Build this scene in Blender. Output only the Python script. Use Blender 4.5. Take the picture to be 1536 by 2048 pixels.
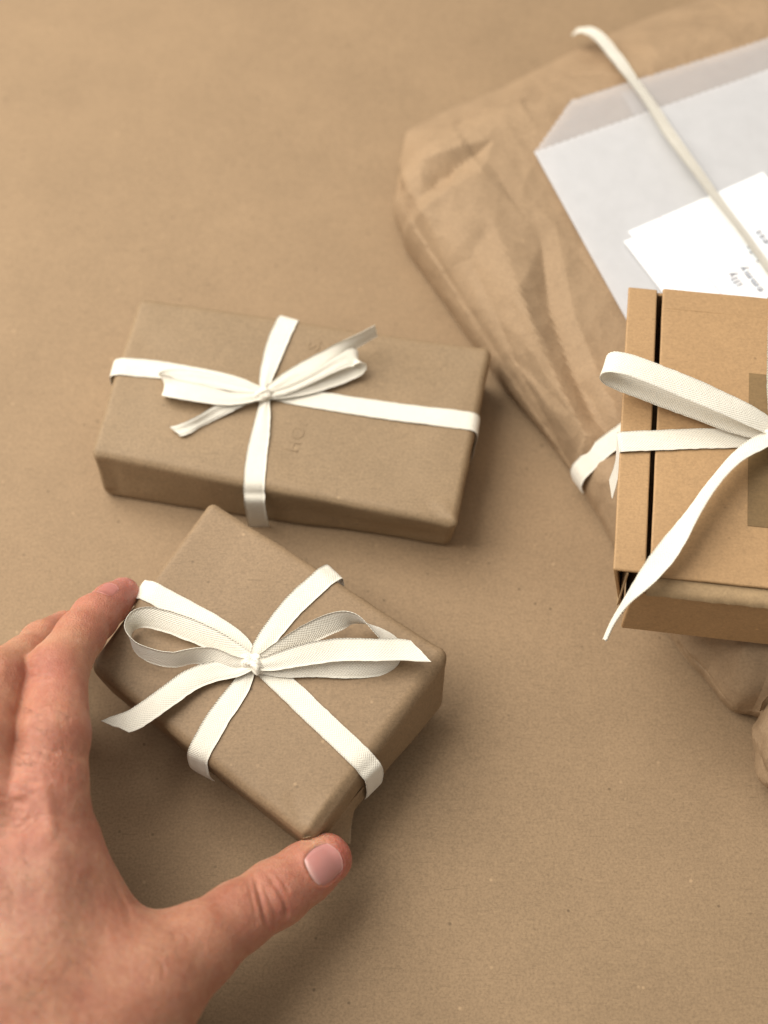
import bpy, math, random
import numpy as np
from mathutils import Vector
from mathutils.bvhtree import BVHTree

# ------------------------------------------------------------------ scene, camera, light
scn = bpy.context.scene
for o in list(bpy.data.objects):
    bpy.data.objects.remove(o)
COL = scn.collection
MM = 0.001                      # everything below is written in millimetres

F_PX, PITCH, DIST = 3000.0, math.radians(62.0), 680.0
FW = np.array([0.0, math.cos(PITCH), -math.sin(PITCH)])
UP = np.array([0.0, math.sin(PITCH), math.cos(PITCH)])
RT = np.array([1.0, 0.0, 0.0])
EYE = -FW * DIST

cam_data = bpy.data.cameras.new('camera')
cam = bpy.data.objects.new('camera', cam_data)
COL.objects.link(cam)
cam.location = Vector(EYE * MM)
cam.rotation_euler = (math.pi / 2 - PITCH, 0, 0)
cam_data.sensor_fit = 'VERTICAL'
cam_data.sensor_height = 36.0
cam_data.lens = F_PX / 2048 * 36.0
cam_data.clip_start = 0.01
cam_data.clip_end = 50
cam_data.dof.use_dof = True
cam_data.dof.focus_distance = 0.598
cam_data.dof.aperture_fstop = 5.0
scn.camera = cam
scn.render.resolution_x, scn.render.resolution_y = 768, 1024

world = bpy.data.worlds.new('World')
scn.world = world
world.use_nodes = True
bg = world.node_tree.nodes['Background']
bg.inputs[0].default_value = (1.0, 0.95, 0.88, 1)
bg.inputs[1].default_value = 0.38


def area(name, loc, target, sx, sy, power, col):
    d = bpy.data.lights.new(name, 'AREA')
    d.shape = 'RECTANGLE'
    d.size, d.size_y, d.energy, d.color = sx, sy, power, col
    o = bpy.data.objects.new(name, d)
    COL.objects.link(o)
    o.location = loc
    o.rotation_euler = (Vector(target) - Vector(loc)).to_track_quat('-Z', 'Y').to_euler()
    return o


area('window_light', (-0.84, 0.34, 1.12), (-0.02, 0.0, 0.0), 1.35, 1.35, 37.0, (1.0, 0.96, 0.90))
area('ceiling_light', (0.05, 0.75, 1.5), (0.0, 0.0, 0.0), 0.8, 0.5, 2.5, (1.0, 0.97, 0.93))

scn.view_settings.view_transform = 'Standard'
scn.view_settings.look = 'None'
scn.view_settings.exposure = 0.12
scn.view_settings.gamma = 1.0
scn.view_settings.use_curve_mapping = False

# ------------------------------------------------------------------ maths helpers
rng = np.random.default_rng(7)


def V(*a):
    return np.array(a, float)


def at(x, y, z=0.0):
    """point of the photographed place at height z (mm) seen at photo pixel x, y (1536 x 2048)"""
    r = FW + RT * (x - 768) / F_PX + UP * (1024 - y) / F_PX
    return EYE + r * (z - EYE[2]) / r[2]


def unit(v):
    return v / (np.linalg.norm(v, axis=-1, keepdims=True) + 1e-12)


def _h(ix, iy, iz, seed):
    n = (ix * 374761393 + iy * 668265263 + iz * 2147483647 + seed * 974634777) & 0xFFFFFFFF
    n = ((n ^ (n >> 13)) * 1274126177) & 0xFFFFFFFF
    n = n ^ (n >> 16)
    return (n & 0xFFFFFF) / float(0xFFFFFF) * 2 - 1


def noise(p, scale, seed=0):
    """smooth value noise, p (n,3) in mm, feature size = scale mm, range about -1..1"""
    q = p / scale
    i = np.floor(q).astype(np.int64)
    f = q - i
    f = f * f * f * (f * (f * 6 - 15) + 10)
    r = 0
    for dx in (0, 1):
        for dy in (0, 1):
            for dz in (0, 1):
                w = (f[:, 0] if dx else 1 - f[:, 0]) * (f[:, 1] if dy else 1 - f[:, 1]) * (f[:, 2] if dz else 1 - f[:, 2])
                r = r + w * _h(i[:, 0] + dx, i[:, 1] + dy, i[:, 2] + dz, seed)
    return r


def seg_dist(p, a, b):
    ab = b - a
    t = np.clip(((p - a) @ ab) / (ab @ ab), 0, 1)
    return np.linalg.norm(p - a - t[:, None] * ab, axis=1)


def poly_dist(p, pts):
    d = np.full(len(p), 1e9)
    for a, b in zip(pts[:-1], pts[1:]):
        d = np.minimum(d, seg_dist(p, a, b))
    return d


def catmull(pts, n):
    pts = np.asarray(pts, float)
    P = np.vstack([2 * pts[0] - pts[1], pts, 2 * pts[-1] - pts[-2]])
    out = []
    for i in range(len(pts) - 1):
        a, b, c, d = P[i:i + 4]
        t = np.linspace(0, 1, n, endpoint=False)[:, None]
        out.append(0.5 * (2 * b + (c - a) * t + (2 * a - 5 * b + 4 * c - d) * t ** 2 + (3 * b - a - 3 * c + d) * t ** 3))
    out.append(pts[-1:])
    return np.vstack(out)


# ------------------------------------------------------------------ object helpers
def thing(name, label, cat, base, group=None):
    o = bpy.data.objects.new(name, None)
    COL.objects.link(o)
    o.location = Vector(np.asarray(base) * MM)
    o.empty_display_size = 0.01
    o['label'], o['category'] = label, cat
    if group:
        o['group'] = group
    return o


def tag(o, label, cat, group=None):
    o['label'], o['category'] = label, cat
    if group:
        o['group'] = group
    return o


def wpos(o):
    p = np.zeros(3)
    while o is not None:
        p = p + np.array(o.location)
        o = o.parent
    return p


def mesh_obj(name, verts, faces, mat, parent=None, base=None, uv=None, smooth=True, col=None):
    """link one mesh object; verts in world mm"""
    verts = np.asarray(verts, float) * MM
    if parent is not None:
        off = wpos(parent)
        loc = np.zeros(3)
    else:
        loc = np.asarray(base if base is not None else (0, 0, 0), float) * MM
        off = loc
    me = bpy.data.meshes.new(name)
    faces = [list(map(int, f)) for f in faces] if not isinstance(faces, np.ndarray) else faces.tolist()
    me.from_pydata((verts - off).tolist(), [], faces)
    if uv is not None:
        lay = me.uv_layers.new(name='UVMap')
        li = np.zeros(len(me.loops), np.int32)
        me.loops.foreach_get('vertex_index', li)
        lay.data.foreach_set('uv', np.asarray(uv, np.float32)[li].ravel())
    if col is not None:
        ca = me.color_attributes.new('tint', 'FLOAT_COLOR', 'POINT')
        c4 = np.ones((len(verts), 4), np.float32)
        c4[:, :3] = col
        ca.data.foreach_set('color', c4.ravel())
    me.polygons.foreach_set('use_smooth', [smooth] * len(me.polygons))
    me.materials.append(mat)
    me.update()
    o = bpy.data.objects.new(name, me)
    COL.objects.link(o)
    o.parent = parent
    o.location = Vector(loc)
    return o


def grid_faces(nu, nv, off=0, flip=False):
    i, j = np.meshgrid(np.arange(nu - 1), np.arange(nv - 1), indexing='ij')
    a = (i * nv + j).ravel() + off
    f = np.stack([a, a + nv, a + nv + 1, a + 1], 1)
    return f[:, ::-1] if flip else f


# ------------------------------------------------------------------ materials
def new_mat(name):
    m = bpy.data.materials.new(name)
    m.use_nodes = True
    nt = m.node_tree
    return m, nt, nt.nodes['Principled BSDF']


def N(nt, kind, **kw):
    n = nt.nodes.new(kind)
    for k, v in kw.items():
        if k.startswith('i_'):
            n.inputs[int(k[2:])].default_value = v
        elif hasattr(n, k):
            setattr(n, k, v)
        else:
            n.inputs[k].default_value = v
    return n


def mixrgb(nt, fac, a, b, mode='MIX'):
    m = nt.nodes.new('ShaderNodeMix')
    m.data_type = 'RGBA'
    m.blend_type = mode
    for sock, val in ((m.inputs[0], fac), (m.inputs[6], a), (m.inputs[7], b)):
        if hasattr(val, 'links') or hasattr(val, 'is_output'):
            nt.links.new(val, sock)
        elif isinstance(val, (int, float)):
            sock.default_value = val
        else:
            sock.default_value = (*val, 1)
    return m.outputs[2]


def ramp(nt, fac, stops):
    r = nt.nodes.new('ShaderNodeValToRGB')
    e = r.color_ramp.elements
    while len(e) < len(stops):
        e.new(0.5)
    for k, (p, c) in enumerate(stops):
        e[k].position = p
        e[k].color = (c, c, c, 1) if isinstance(c, (int, float)) else (*c, 1)
    nt.links.new(fac, r.inputs[0])
    return r.outputs[0]


def kraft(name, base, dark=0.62, light=1.25, rough=0.62, spec=0.3, fleck=1.0, bump=0.35, blotch=0.10, seed=0.0, grain=.7):
    """kraft paper: pulp mottling, pressed fibres, brown specks and pale fibres"""
    m, nt, b = new_mat(name)
    tc = N(nt, 'ShaderNodeTexCoord')
    mp = N(nt, 'ShaderNodeMapping')
    mp.inputs['Location'].default_value = (seed, seed * 1.7, seed * .6)
    nt.links.new(tc.outputs['Object'], mp.inputs[0])
    co = mp.outputs[0]

    def nz(scale, det=2.0, rgh=0.5, dist=0.0, vec=co):
        n = N(nt, 'ShaderNodeTexNoise', Scale=scale, Detail=det, Roughness=rgh, Distortion=dist)
        nt.links.new(vec, n.inputs['Vector'])
        return n.outputs['Fac']
    base = np.array(base)
    c = mixrgb(nt, ramp(nt, nz(22, 3, .6), [(.3, 0.0), (.7, 1.0)]), base * (1 - blotch), base * (1 + blotch))
    pulp = ramp(nt, nz(900, 3, .65), [(.28, 1 - .20 * grain), (.5, 1.0), (.72, 1 + .16 * grain)])
    c = mixrgb(nt, 1.0, c, pulp, 'MULTIPLY')
    pulp2 = ramp(nt, nz(260, 3, .6, .6), [(.3, 0.965), (.5, 1.0), (.7, 1.03)])
    c = mixrgb(nt, 1.0, c, pulp2, 'MULTIPLY')
    # fibres, long and thin in two directions
    for k, (ang, sc) in enumerate(((0.5, (160, 1500, 160)), (2.1, (140, 1300, 140)))):
        m2 = N(nt, 'ShaderNodeMapping')
        m2.inputs['Rotation'].default_value = (0, 0, ang)
        m2.inputs['Scale'].default_value = sc
        nt.links.new(co, m2.inputs[0])
        fb = ramp(nt, nz(1.0, 2, .5, 1.2, m2.outputs[0]), [(.62, 0.0), (.72, 1.0)])
        mul = N(nt, 'ShaderNodeMath', operation='MULTIPLY')
        nt.links.new(fb, mul.inputs[0])
        mul.inputs[1].default_value = min(1.0, 0.42 * fleck)
        c = mixrgb(nt, mul.outputs[0], c, base * (light if k == 0 else 0.72))
    # specks
    vo = N(nt, 'ShaderNodeTexVoronoi', Scale=150.0)
    nt.links.new(co, vo.inputs['Vector'])
    near = ramp(nt, vo.outputs['Distance'], [(.05, 1.0), (.13, 0.0)])
    sep = N(nt, 'ShaderNodeSeparateColor')
    nt.links.new(vo.outputs['Color'], sep.inputs[0])
    pick = ramp(nt, sep.outputs[0], [(.66, 0.0), (.95, min(.7, .5 * fleck))])
    mul = N(nt, 'ShaderNodeMath', operation='MULTIPLY')
    nt.links.new(near, mul.inputs[0])
    nt.links.new(pick, mul.inputs[1])
    c = mixrgb(nt, mul.outputs[0], c, base * dark * 0.55)
    vo2 = N(nt, 'ShaderNodeTexVoronoi', Scale=120.0)
    nt.links.new(co, vo2.inputs['Vector'])
    near = ramp(nt, vo2.outputs['Distance'], [(.04, 1.0), (.11, 0.0)])
    sep = N(nt, 'ShaderNodeSeparateColor')
    nt.links.new(vo2.outputs['Color'], sep.inputs[0])
    pick = ramp(nt, sep.outputs[1], [(.70, 0.0), (.9, min(1.0, .7 * fleck))])
    mul = N(nt, 'ShaderNodeMath', operation='MULTIPLY')
    nt.links.new(near, mul.inputs[0])
    nt.links.new(pick, mul.inputs[1])
    c = mixrgb(nt, mul.outputs[0], c, base * 1.5)
    nt.links.new(c, b.inputs['Base Color'])
    b.inputs['Roughness'].default_value = rough
    b.inputs['Specular IOR Level'].default_value = spec
    bp = N(nt, 'ShaderNodeBump', Strength=bump, Distance=0.00012)
    nt.links.new(nz(1100, 4, .65), bp.inputs['Height'])
    bp2 = N(nt, 'ShaderNodeBump', Strength=bump * 0.5, Distance=0.0006)
    nt.links.new(nz(90, 3, .55), bp2.inputs['Height'])
    nt.links.new(bp.outputs[0], bp2.inputs['Normal'])
    nt.links.new(bp2.outputs[0], b.inputs['Normal'])
    return m


def cotton_mat():
    """cream cotton twill tape with a herringbone weave along its length (uv in metres)"""
    m, nt, b = new_mat('cotton_twill')
    uv = N(nt, 'ShaderNodeUVMap', uv_map='UVMap')
    sp = N(nt, 'ShaderNodeSeparateXYZ')
    nt.links.new(uv.outputs[0], sp.inputs[0])

    def M(op, a, b_=None):
        n = N(nt, 'ShaderNodeMath', operation=op)
        for k, v in enumerate((a, b_)):
            if v is None:
                continue
            if isinstance(v, (int, float)):
                n.inputs[k].default_value = v
            else:
                nt.links.new(v, n.inputs[k])
        return n.outputs[0]
    u, v = sp.outputs[0], sp.outputs[1]
    # two mirrored halves of diagonal ribs
    diag = M('ADD', M('MULTIPLY', u, 1.0), M('MULTIPLY', M('ABSOLUTE', v), 1.25))
    rib = M('SINE', M('MULTIPLY', diag, 2 * math.pi / 0.00125))
    yarn = M('SINE', M('MULTIPLY', v, 2 * math.pi / 0.00062))
    weave = M('ADD', M('MULTIPLY', rib, 0.6), M('MULTIPLY', M('MULTIPLY', yarn, rib), 0.4))
    h = M('ADD', M('MULTIPLY', weave, 0.5), 0.5)
    tc = N(nt, 'ShaderNodeTexCoord')
    nz = N(nt, 'ShaderNodeTexNoise', Scale=420.0, Detail=3.0, Roughness=.6)
    nt.links.new(tc.outputs['Object'], nz.inputs['Vector'])
    gap = ramp(nt, h, [(.0, 0.66), (.3, 0.93), (.7, 1.0)])
    tone = mixrgb(nt, nz.outputs['Fac'], (0.83, 0.77, 0.635), (0.89, 0.84, 0.725))
    c = mixrgb(nt, 1.0, tone, gap, 'MULTIPLY')
    nt.links.new(c, b.inputs['Base Color'])
    b.inputs['Roughness'].default_value = 0.9
    b.inputs['Specular IOR Level'].default_value = 0.1
    b.inputs['Sheen Weight'].default_value = 0.25
    hh = M('ADD', M('MULTIPLY', h, 0.8), M('MULTIPLY', nz.outputs['Fac'], 0.7))
    bp = N(nt, 'ShaderNodeBump', Strength=0.8, Distance=0.0003)
    nt.links.new(hh, bp.inputs['Height'])
    nt.links.new(bp.outputs[0], b.inputs['Normal'])
    return m


def skin_mat():
    m, nt, b = new_mat('skin')
    at_ = N(nt, 'ShaderNodeAttribute', attribute_name='tint')
    tc = N(nt, 'ShaderNodeTexCoord')

    def nz(scale, det, rgh=.55):
        n = N(nt, 'ShaderNodeTexNoise', Scale=scale, Detail=det, Roughness=rgh)
        nt.links.new(tc.outputs['Object'], n.inputs['Vector'])
        return n.outputs['Fac']
    c = mixrgb(nt, 1.0, at_.outputs['Color'], ramp(nt, nz(70, 3), [(.3, (.90, .80, .80)), (.7, (1.06, 1.12, 1.12))]), 'MULTIPLY')
    c = mixrgb(nt, 1.0, c, ramp(nt, nz(420, 3, .6), [(.3, (.92, .85, .84)), (.7, (1.05, 1.08, 1.08))]), 'MULTIPLY')
    nt.links.new(c, b.inputs['Base Color'])
    b.inputs['Subsurface Weight'].default_value = 1.0
    b.inputs['Subsurface Radius'].default_value = (1.0, 0.36, 0.2)
    b.inputs['Subsurface Scale'].default_value = 0.0009
    b.inputs['Roughness'].default_value = 0.52
    b.inputs['Specular IOR Level'].default_value = 0.35
    vo = N(nt, 'ShaderNodeTexVoronoi', Scale=900.0, feature='DISTANCE_TO_EDGE')
    nt.links.new(tc.outputs['Object'], vo.inputs['Vector'])
    ed = ramp(nt, vo.outputs['Distance'], [(.0, 0.0), (.25, 1.0)])
    b1 = N(nt, 'ShaderNodeBump', Strength=0.4, Distance=0.0003)
    nt.links.new(ed, b1.inputs['Height'])
    b2 = N(nt, 'ShaderNodeBump', Strength=0.6, Distance=0.0006)
    nt.links.new(nz(330, 4, .6), b2.inputs['Height'])
    nt.links.new(b1.outputs[0], b2.inputs['Normal'])
    nt.links.new(b2.outputs[0], b.inputs['Normal'])
    return m


def plain_mat(name, col, rough=.6, spec=.3, coat=0.0):
    m, nt, b = new_mat(name)
    tc = N(nt, 'ShaderNodeTexCoord')
    nz = N(nt, 'ShaderNodeTexNoise', Scale=300.0, Detail=3.0)
    nt.links.new(tc.outputs['Object'], nz.inputs['Vector'])
    col = np.array(col)
    c = mixrgb(nt, nz.outputs['Fac'], col * .95, np.minimum(col * 1.05, .95))
    nt.links.new(c, b.inputs['Base Color'])
    b.inputs['Roughness'].default_value = rough
    b.inputs['Specular IOR Level'].default_value = spec
    b.inputs['Coat Weight'].default_value = coat
    return m


def nail_mat():
    """uv: x along the nail 0 (cuticle) to 1 (free edge), y across"""
    m, nt, b = new_mat('nail')
    at_ = N(nt, 'ShaderNodeAttribute', attribute_name='tint')
    nt.links.new(at_.outputs['Color'], b.inputs['Base Color'])
    b.inputs['Subsurface Weight'].default_value = 0.6
    b.inputs['Subsurface Radius'].default_value = (1.0, 0.5, 0.4)
    b.inputs['Subsurface Scale'].default_value = 0.001
    b.inputs['Roughness'].default_value = 0.36
    b.inputs['Specular IOR Level'].default_value = 0.45
    return m


def glassine_mat(name, clear):
    m, nt, b = new_mat(name)
    out = nt.nodes['Material Output']
    tc = N(nt, 'ShaderNodeTexCoord')
    nz = N(nt, 'ShaderNodeTexNoise', Scale=130.0, Detail=5.0, Roughness=.65)
    nt.links.new(tc.outputs['Object'], nz.inputs['Vector'])
    c = mixrgb(nt, nz.outputs['Fac'], (0.68, 0.68, 0.685), (0.82, 0.82, 0.825))
    nt.links.new(c, b.inputs['Base Color'])
    b.inputs['Roughness'].default_value = 0.38
    tr = N(nt, 'ShaderNodeBsdfTranslucent')
    tr.inputs[0].default_value = (0.86, 0.84, 0.82, 1)
    tp = N(nt, 'ShaderNodeBsdfTransparent')
    tp.inputs[0].default_value = (0.97, 0.95, 0.94, 1)
    m1 = N(nt, 'ShaderNodeMixShader')
    m1.inputs[0].default_value = 0.25
    nt.links.new(b.outputs[0], m1.inputs[1])
    nt.links.new(tr.outputs[0], m1.inputs[2])
    m2 = N(nt, 'ShaderNodeMixShader')
    m2.inputs[0].default_value = clear
    nt.links.new(m1.outputs[0], m2.inputs[1])
    nt.links.new(tp.outputs[0], m2.inputs[2])
    nt.links.new(m2.outputs[0], out.inputs[0])
    return m


TABLE = kraft('kraft_table_paper', (0.292, 0.197, 0.112), fleck=1.35, rough=.7, spec=.25, blotch=.06, bump=.4, grain=1.0)
WRAP = kraft('kraft_wrapping_paper', (0.262, 0.176, 0.099), fleck=1.25, rough=.6, spec=.3, blotch=.06, seed=.31, grain=.9)
WRAP2 = kraft('kraft_wrapping_paper_back', (0.272, 0.187, 0.105), fleck=1.2, rough=.6, spec=.3, blotch=.06, seed=.67, grain=.9)
BAG = kraft('kraft_bag_paper', (0.325, 0.221, 0.130), fleck=.7, rough=.74, spec=.2, blotch=.06, seed=.9)
CARTON = kraft('corrugated_cardboard', (0.405, 0.248, 0.118), fleck=1.0, rough=.6, spec=.35, blotch=.05, seed=.13)
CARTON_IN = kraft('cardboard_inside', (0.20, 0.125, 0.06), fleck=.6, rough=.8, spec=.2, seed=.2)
CARTON_RAW = kraft('cardboard_cut_edge', (0.40, 0.275, 0.15), fleck=.7, rough=.8, spec=.2, seed=.5, bump=.8)
PRINT = kraft('brown_print', (0.215, 0.135, 0.058), fleck=.8, rough=.6, spec=.3, seed=.4)


def crumple(m, scales, dist, strength=1.0):
    nt = m.node_tree
    b = nt.nodes['Principled BSDF']
    prev = b.inputs['Normal'].links[0].from_socket
    tc = N(nt, 'ShaderNodeTexCoord')
    nz = N(nt, 'ShaderNodeTexNoise', Scale=30.0, Detail=2.0)
    nt.links.new(tc.outputs['Object'], nz.inputs['Vector'])
    mx = N(nt, 'ShaderNodeVectorMath', operation='MULTIPLY_ADD')
    nt.links.new(nz.outputs['Color'], mx.inputs[0])
    mx.inputs[1].default_value = (.012, .012, .012)
    nt.links.new(tc.outputs['Object'], mx.inputs[2])
    for sc, d in zip(scales, dist):
        vo = N(nt, 'ShaderNodeTexVoronoi', Scale=sc)
        nt.links.new(mx.outputs[0], vo.inputs['Vector'])
        bp = N(nt, 'ShaderNodeBump', Strength=strength, Distance=d)
        nt.links.new(vo.outputs['Distance'], bp.inputs['Height'])
        nt.links.new(prev, bp.inputs['Normal'])
        prev = bp.outputs[0]
    nt.links.new(prev, b.inputs['Normal'])


crumple(BAG, (40, 105), (0.0016, 0.0005))
crumple(WRAP, (22, 60), (0.0005, 0.00015))
crumple(WRAP2, (22, 60), (0.0005, 0.00015))
COTTON = cotton_mat()
SKIN = skin_mat()
NAIL = nail_mat()
GLASS = glassine_mat('glassine', .62)
GLASS_FRONT = glassine_mat('glassine_front', .28)
HAIR = plain_mat('dark_hair', (0.09, 0.05, 0.03), .5, .4)
CARD = plain_mat('white_card', (0.88, 0.88, 0.88), .55, .3)
INK = plain_mat('typed_ink', (0.24, 0.24, 0.27), .7, .2)
RED = plain_mat('red_rule', (0.80, 0.50, 0.56), .7, .2)
BLUE = plain_mat('blue_rule', (0.60, 0.72, 0.85), .7, .2)


# ------------------------------------------------------------------ table
def build_table():
    nu = 90
    xs = np.linspace(-900, 900, nu)
    ys = np.linspace(-700, 1100, nu)
    X, Y = np.meshgrid(xs, ys, indexing='ij')
    P = np.stack([X.ravel(), Y.ravel(), np.zeros(nu * nu)], 1)
    P[:, 2] = noise(P, 130, 3) * 0.15 - 0.2
    o = mesh_obj('table', P, grid_faces(nu, nu), TABLE)
    o['kind'] = 'structure'
    o['label'] = 'table top covered with a flat sheet of brown kraft paper'


build_table()


# ------------------------------------------------------------------ wrapped boxes
def facets(P, seeds, k, rnd):
    """upper envelope of randomly tilted domes: crisp paper-like planes with valley creases"""
    g = rnd.normal(0, 1, (len(seeds), 3)) * .16
    best = np.full(len(P), -1e9)
    for c, gi in zip(seeds, g):
        dd = P - c
        best = np.maximum(best, dd @ gi - k * (dd * dd).sum(1))
    return best


def rounded_block(c8, r, n=26, amp=0.25, seed=1, puff=0.0, post=None, crisp=0.0):
    """soft edged block through eight corner points: c8 = four top (A,B,C,D), four bottom"""
    c8 = np.asarray(c8, float)
    A, B, C, D, a, b, c, d = c8
    L = np.linalg.norm(B - A)
    W = np.linalg.norm(D - A)
    H = np.linalg.norm(a - A)
    half = V(L, W, H) / 2
    rr = np.minimum(V(r, r, r), half * .98)

    def ax(h, r_, m):
        e = np.linspace(0, 1, 7)
        s = np.concatenate([-h + r_ * e[:-1], np.linspace(-h + r_, h - r_, m), h - r_ * e[::-1][1:]])
        return s
    X, Y, Z = ax(half[0], r, n), ax(half[1], r, n), ax(half[2], r, max(6, n // 3))
    pts, faces, off = [], [], 0
    for dim, s in ((0, -1), (0, 1), (1, -1), (1, 1), (2, -1), (2, 1)):
        axs = [X, Y, Z]
        o1, o2 = [k for k in range(3) if k != dim]
        g1, g2 = np.meshgrid(axs[o1], axs[o2], indexing='ij')
        q = np.zeros((g1.size, 3))
        q[:, o1], q[:, o2], q[:, dim] = g1.ravel(), g2.ravel(), s * half[dim]
        flip = (s > 0) != (dim == 1)
        faces.append(grid_faces(g1.shape[0], g1.shape[1], off, not flip))
        pts.append(q)
        off += len(q)
    q = np.vstack(pts)
    faces = np.vstack(faces)
    inner = np.clip(q, -(half - rr), half - rr)
    dlt = q - inner
    nrm = unit(dlt)
    p = inner + nrm * r
    # merge seams
    key = np.round(p, 3)
    _, idx, inv = np.unique(key, axis=0, return_index=True, return_inverse=True)
    inv = inv.ravel()
    p, nrm = p[idx], nrm[idx]
    faces = inv[faces]
    t = (p / half + 1) / 2                       # 0..1
    u, v, w = t[:, :1], t[:, 1:2], t[:, 2:3]
    # x: A->B, y: D->A, z: bottom->top
    top = (1 - u) * ((1 - v) * D + v * A) + u * ((1 - v) * C + v * B)
    bot = (1 - u) * ((1 - v) * d + v * a) + u * ((1 - v) * c + v * b)
    P = bot * (1 - w) + top * w
    ex, ey = unit(B - A), unit(A - D)
    ez = unit(np.cross(ex, ey))
    nw = unit(nrm[:, :1] * ex + nrm[:, 1:2] * ey + nrm[:, 2:3] * ez)
    edge = np.clip(1 - np.abs(t - .5) * 2, 0, 1)
    disp = amp * (noise(P, 26, seed) * .6 + noise(P, 9, seed + 1) * .28 + noise(P, 60, seed + 2) * .7)
    disp = disp + amp * .5 * (1 - np.abs(noise(P, 18, seed + 5)) * 2.2).clip(-1, 1) * (nrm[:, 2] < .6)
    if crisp:
        rc = np.random.default_rng(seed)
        sa, sb = P[rc.choice(len(P), 90, replace=False)], P[rc.choice(len(P), 90, replace=False)]
        fa, fb = facets(P, sa, .004, rc), facets(P, sb, .004, rc)
        disp = disp + crisp * (fa - fa.mean() - fb + fb.mean()).clip(-2.5, 2.5)
    if puff:
        disp = disp + puff * (edge[:, 0] * edge[:, 1] * edge[:, 2] ** 0) ** .5 * (np.abs(nrm[:, 2]) > .5)
    P = P + nw * disp[:, None]
    if post is not None:
        P = post(P, nw)
    return P, faces


def sheet(name, quad, mat, parent, nu=10, nv=10, th=0.25, bend=None):
    """thin folded paper panel through four corner points (world mm), with thickness"""
    q = np.asarray(quad, float)
    u, v = np.meshgrid(np.linspace(0, 1, nu), np.linspace(0, 1, nv), indexing='ij')
    u, v = u.ravel()[:, None], v.ravel()[:, None]
    P = (1 - u) * ((1 - v) * q[0] + v * q[3]) + u * ((1 - v) * q[1] + v * q[2])
    n = unit(np.cross(q[1] - q[0], q[3] - q[0]) + np.cross(q[1] - q[2], q[3] - q[2]) * -1)
    if bend is not None:
        P = P + n * bend(u, v)
    P = P + n * (noise(P, 8, 5) * .15)[:, None]
    m = len(P)
    P2 = P - n * th
    f1 = grid_faces(nu, nv)
    f2 = grid_faces(nu, nv, m, True)
    ring = [i * nv for i in range(nu)] + [(nu - 1) * nv + j for j in range(1, nv)] + \
           [i * nv + nv - 1 for i in range(nu - 2, -1, -1)] + [j for j in range(nv - 2, 0, -1)]
    side = [[ring[k], ring[(k + 1) % len(ring)], ring[(k + 1) % len(ring)] + m, ring[k] + m] for k in range(len(ring))]
    return mesh_obj(name, np.vstack([P, P2]), f1.tolist() + f2.tolist() + side, mat, parent)


# ------------------------------------------------------------------ cotton tape
RW = 9.2        # width of the tape in mm


def tape(name, path, wvec, parent, wf=None, th=0.55, cut=(0, 0), seed=0, fine=7, cup=0.25, mat=None):
    """cotton tape: path (n,3), width vectors (n,3), both splined; cut = slant of both ends in mm"""
    data = np.hstack([path, wvec, (np.ones((len(path), 1)) if wf is None else np.asarray(wf, float)[:, None])])
    D = catmull(data, fine)
    # resample evenly
    s = np.concatenate([[0], np.cumsum(np.linalg.norm(np.diff(D[:, :3], axis=0), axis=1))])
    m = max(12, int(s[-1] / 0.9))
    st = np.linspace(0, s[-1], m)
    D = np.stack([np.interp(st, s, D[:, k]) for k in range(7)], 1)
    C, w, f = D[:, :3], D[:, 3:6], D[:, 6]
    T = unit(np.gradient(C, axis=0))
    w = unit(w - (w * T).sum(1, keepdims=True) * T)
    nrm = np.cross(T, w)
    nv = 9
    v = np.linspace(-1, 1, nv)
    wid = RW / 2 * f
    verts, uvs = [], []
    L = st[-1]
    e1 = noise(np.stack([st, st * 0 + seed * 31.7, st * 0], 1), 2.2, seed) * .13
    e2 = noise(np.stack([st, st * 0 + seed * 17.1 + 9, st * 0], 1), 2.2, seed + 3) * .13
    roll = noise(np.stack([st, st * 0 + seed * 7.3, st * 0], 1), 14, seed + 8) * .25
    for side in (1, -1):
        for j, vj in enumerate(v):
            ww = wid * vj + (e1 if vj > 0 else e2) * abs(vj) ** 3
            th_e = th / 2 * (1 - 0.55 * abs(vj) ** 6)
            # gather folds where the tape is pinched narrow
            gather = (1 - np.clip(f, 0, 1)) * .8 * np.cos(vj * 4.5)
            slide = np.zeros(m)
            k0 = np.clip(1 - st / 14, 0, 1)
            k1 = np.clip(1 - (L - st) / 14, 0, 1)
            slide = cut[0] * vj / 2 * k0 + cut[1] * vj / 2 * k1
            fr = ((k0 > .97) | (k1 > .97)) * noise(np.full((m, 3), vj * 9.0 + seed), 1.0, 5) * .35
            P = C + w * ww[:, None] + nrm * (side * th_e + cup * (vj ** 2 - .4) * (1 if f is None else 1) + gather + roll * vj)[:, None] + T * (slide + fr)[:, None]
            verts.append(P)
            uvs.append(np.stack([(st + slide) * MM, np.full(m, vj * RW / 2 * MM)], 1))
    verts, uvs = np.vstack(verts), np.vstack(uvs)
    f1 = grid_faces(nv, m, 0)
    f2 = grid_faces(nv, m, nv * m, True)
    o2 = nv * m
    side_f = []
    for i in range(m - 1):
        side_f.append([i, i + 1, o2 + i + 1, o2 + i][::-1])
        k = (nv - 1) * m
        side_f.append([k + i, k + i + 1, o2 + k + i + 1, o2 + k + i])
    for j in range(nv - 1):
        a, b_ = j * m, (j + 1) * m
        side_f.append([a, b_, o2 + b_, o2 + a])
        a, b_ = j * m + m - 1, (j + 1) * m + m - 1
        side_f.append([a, b_, o2 + b_, o2 + a][::-1])
    return mesh_obj(name, verts, f1.tolist() + f2.tolist() + side_f, mat or COTTON, parent, uv=uvs)


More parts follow.
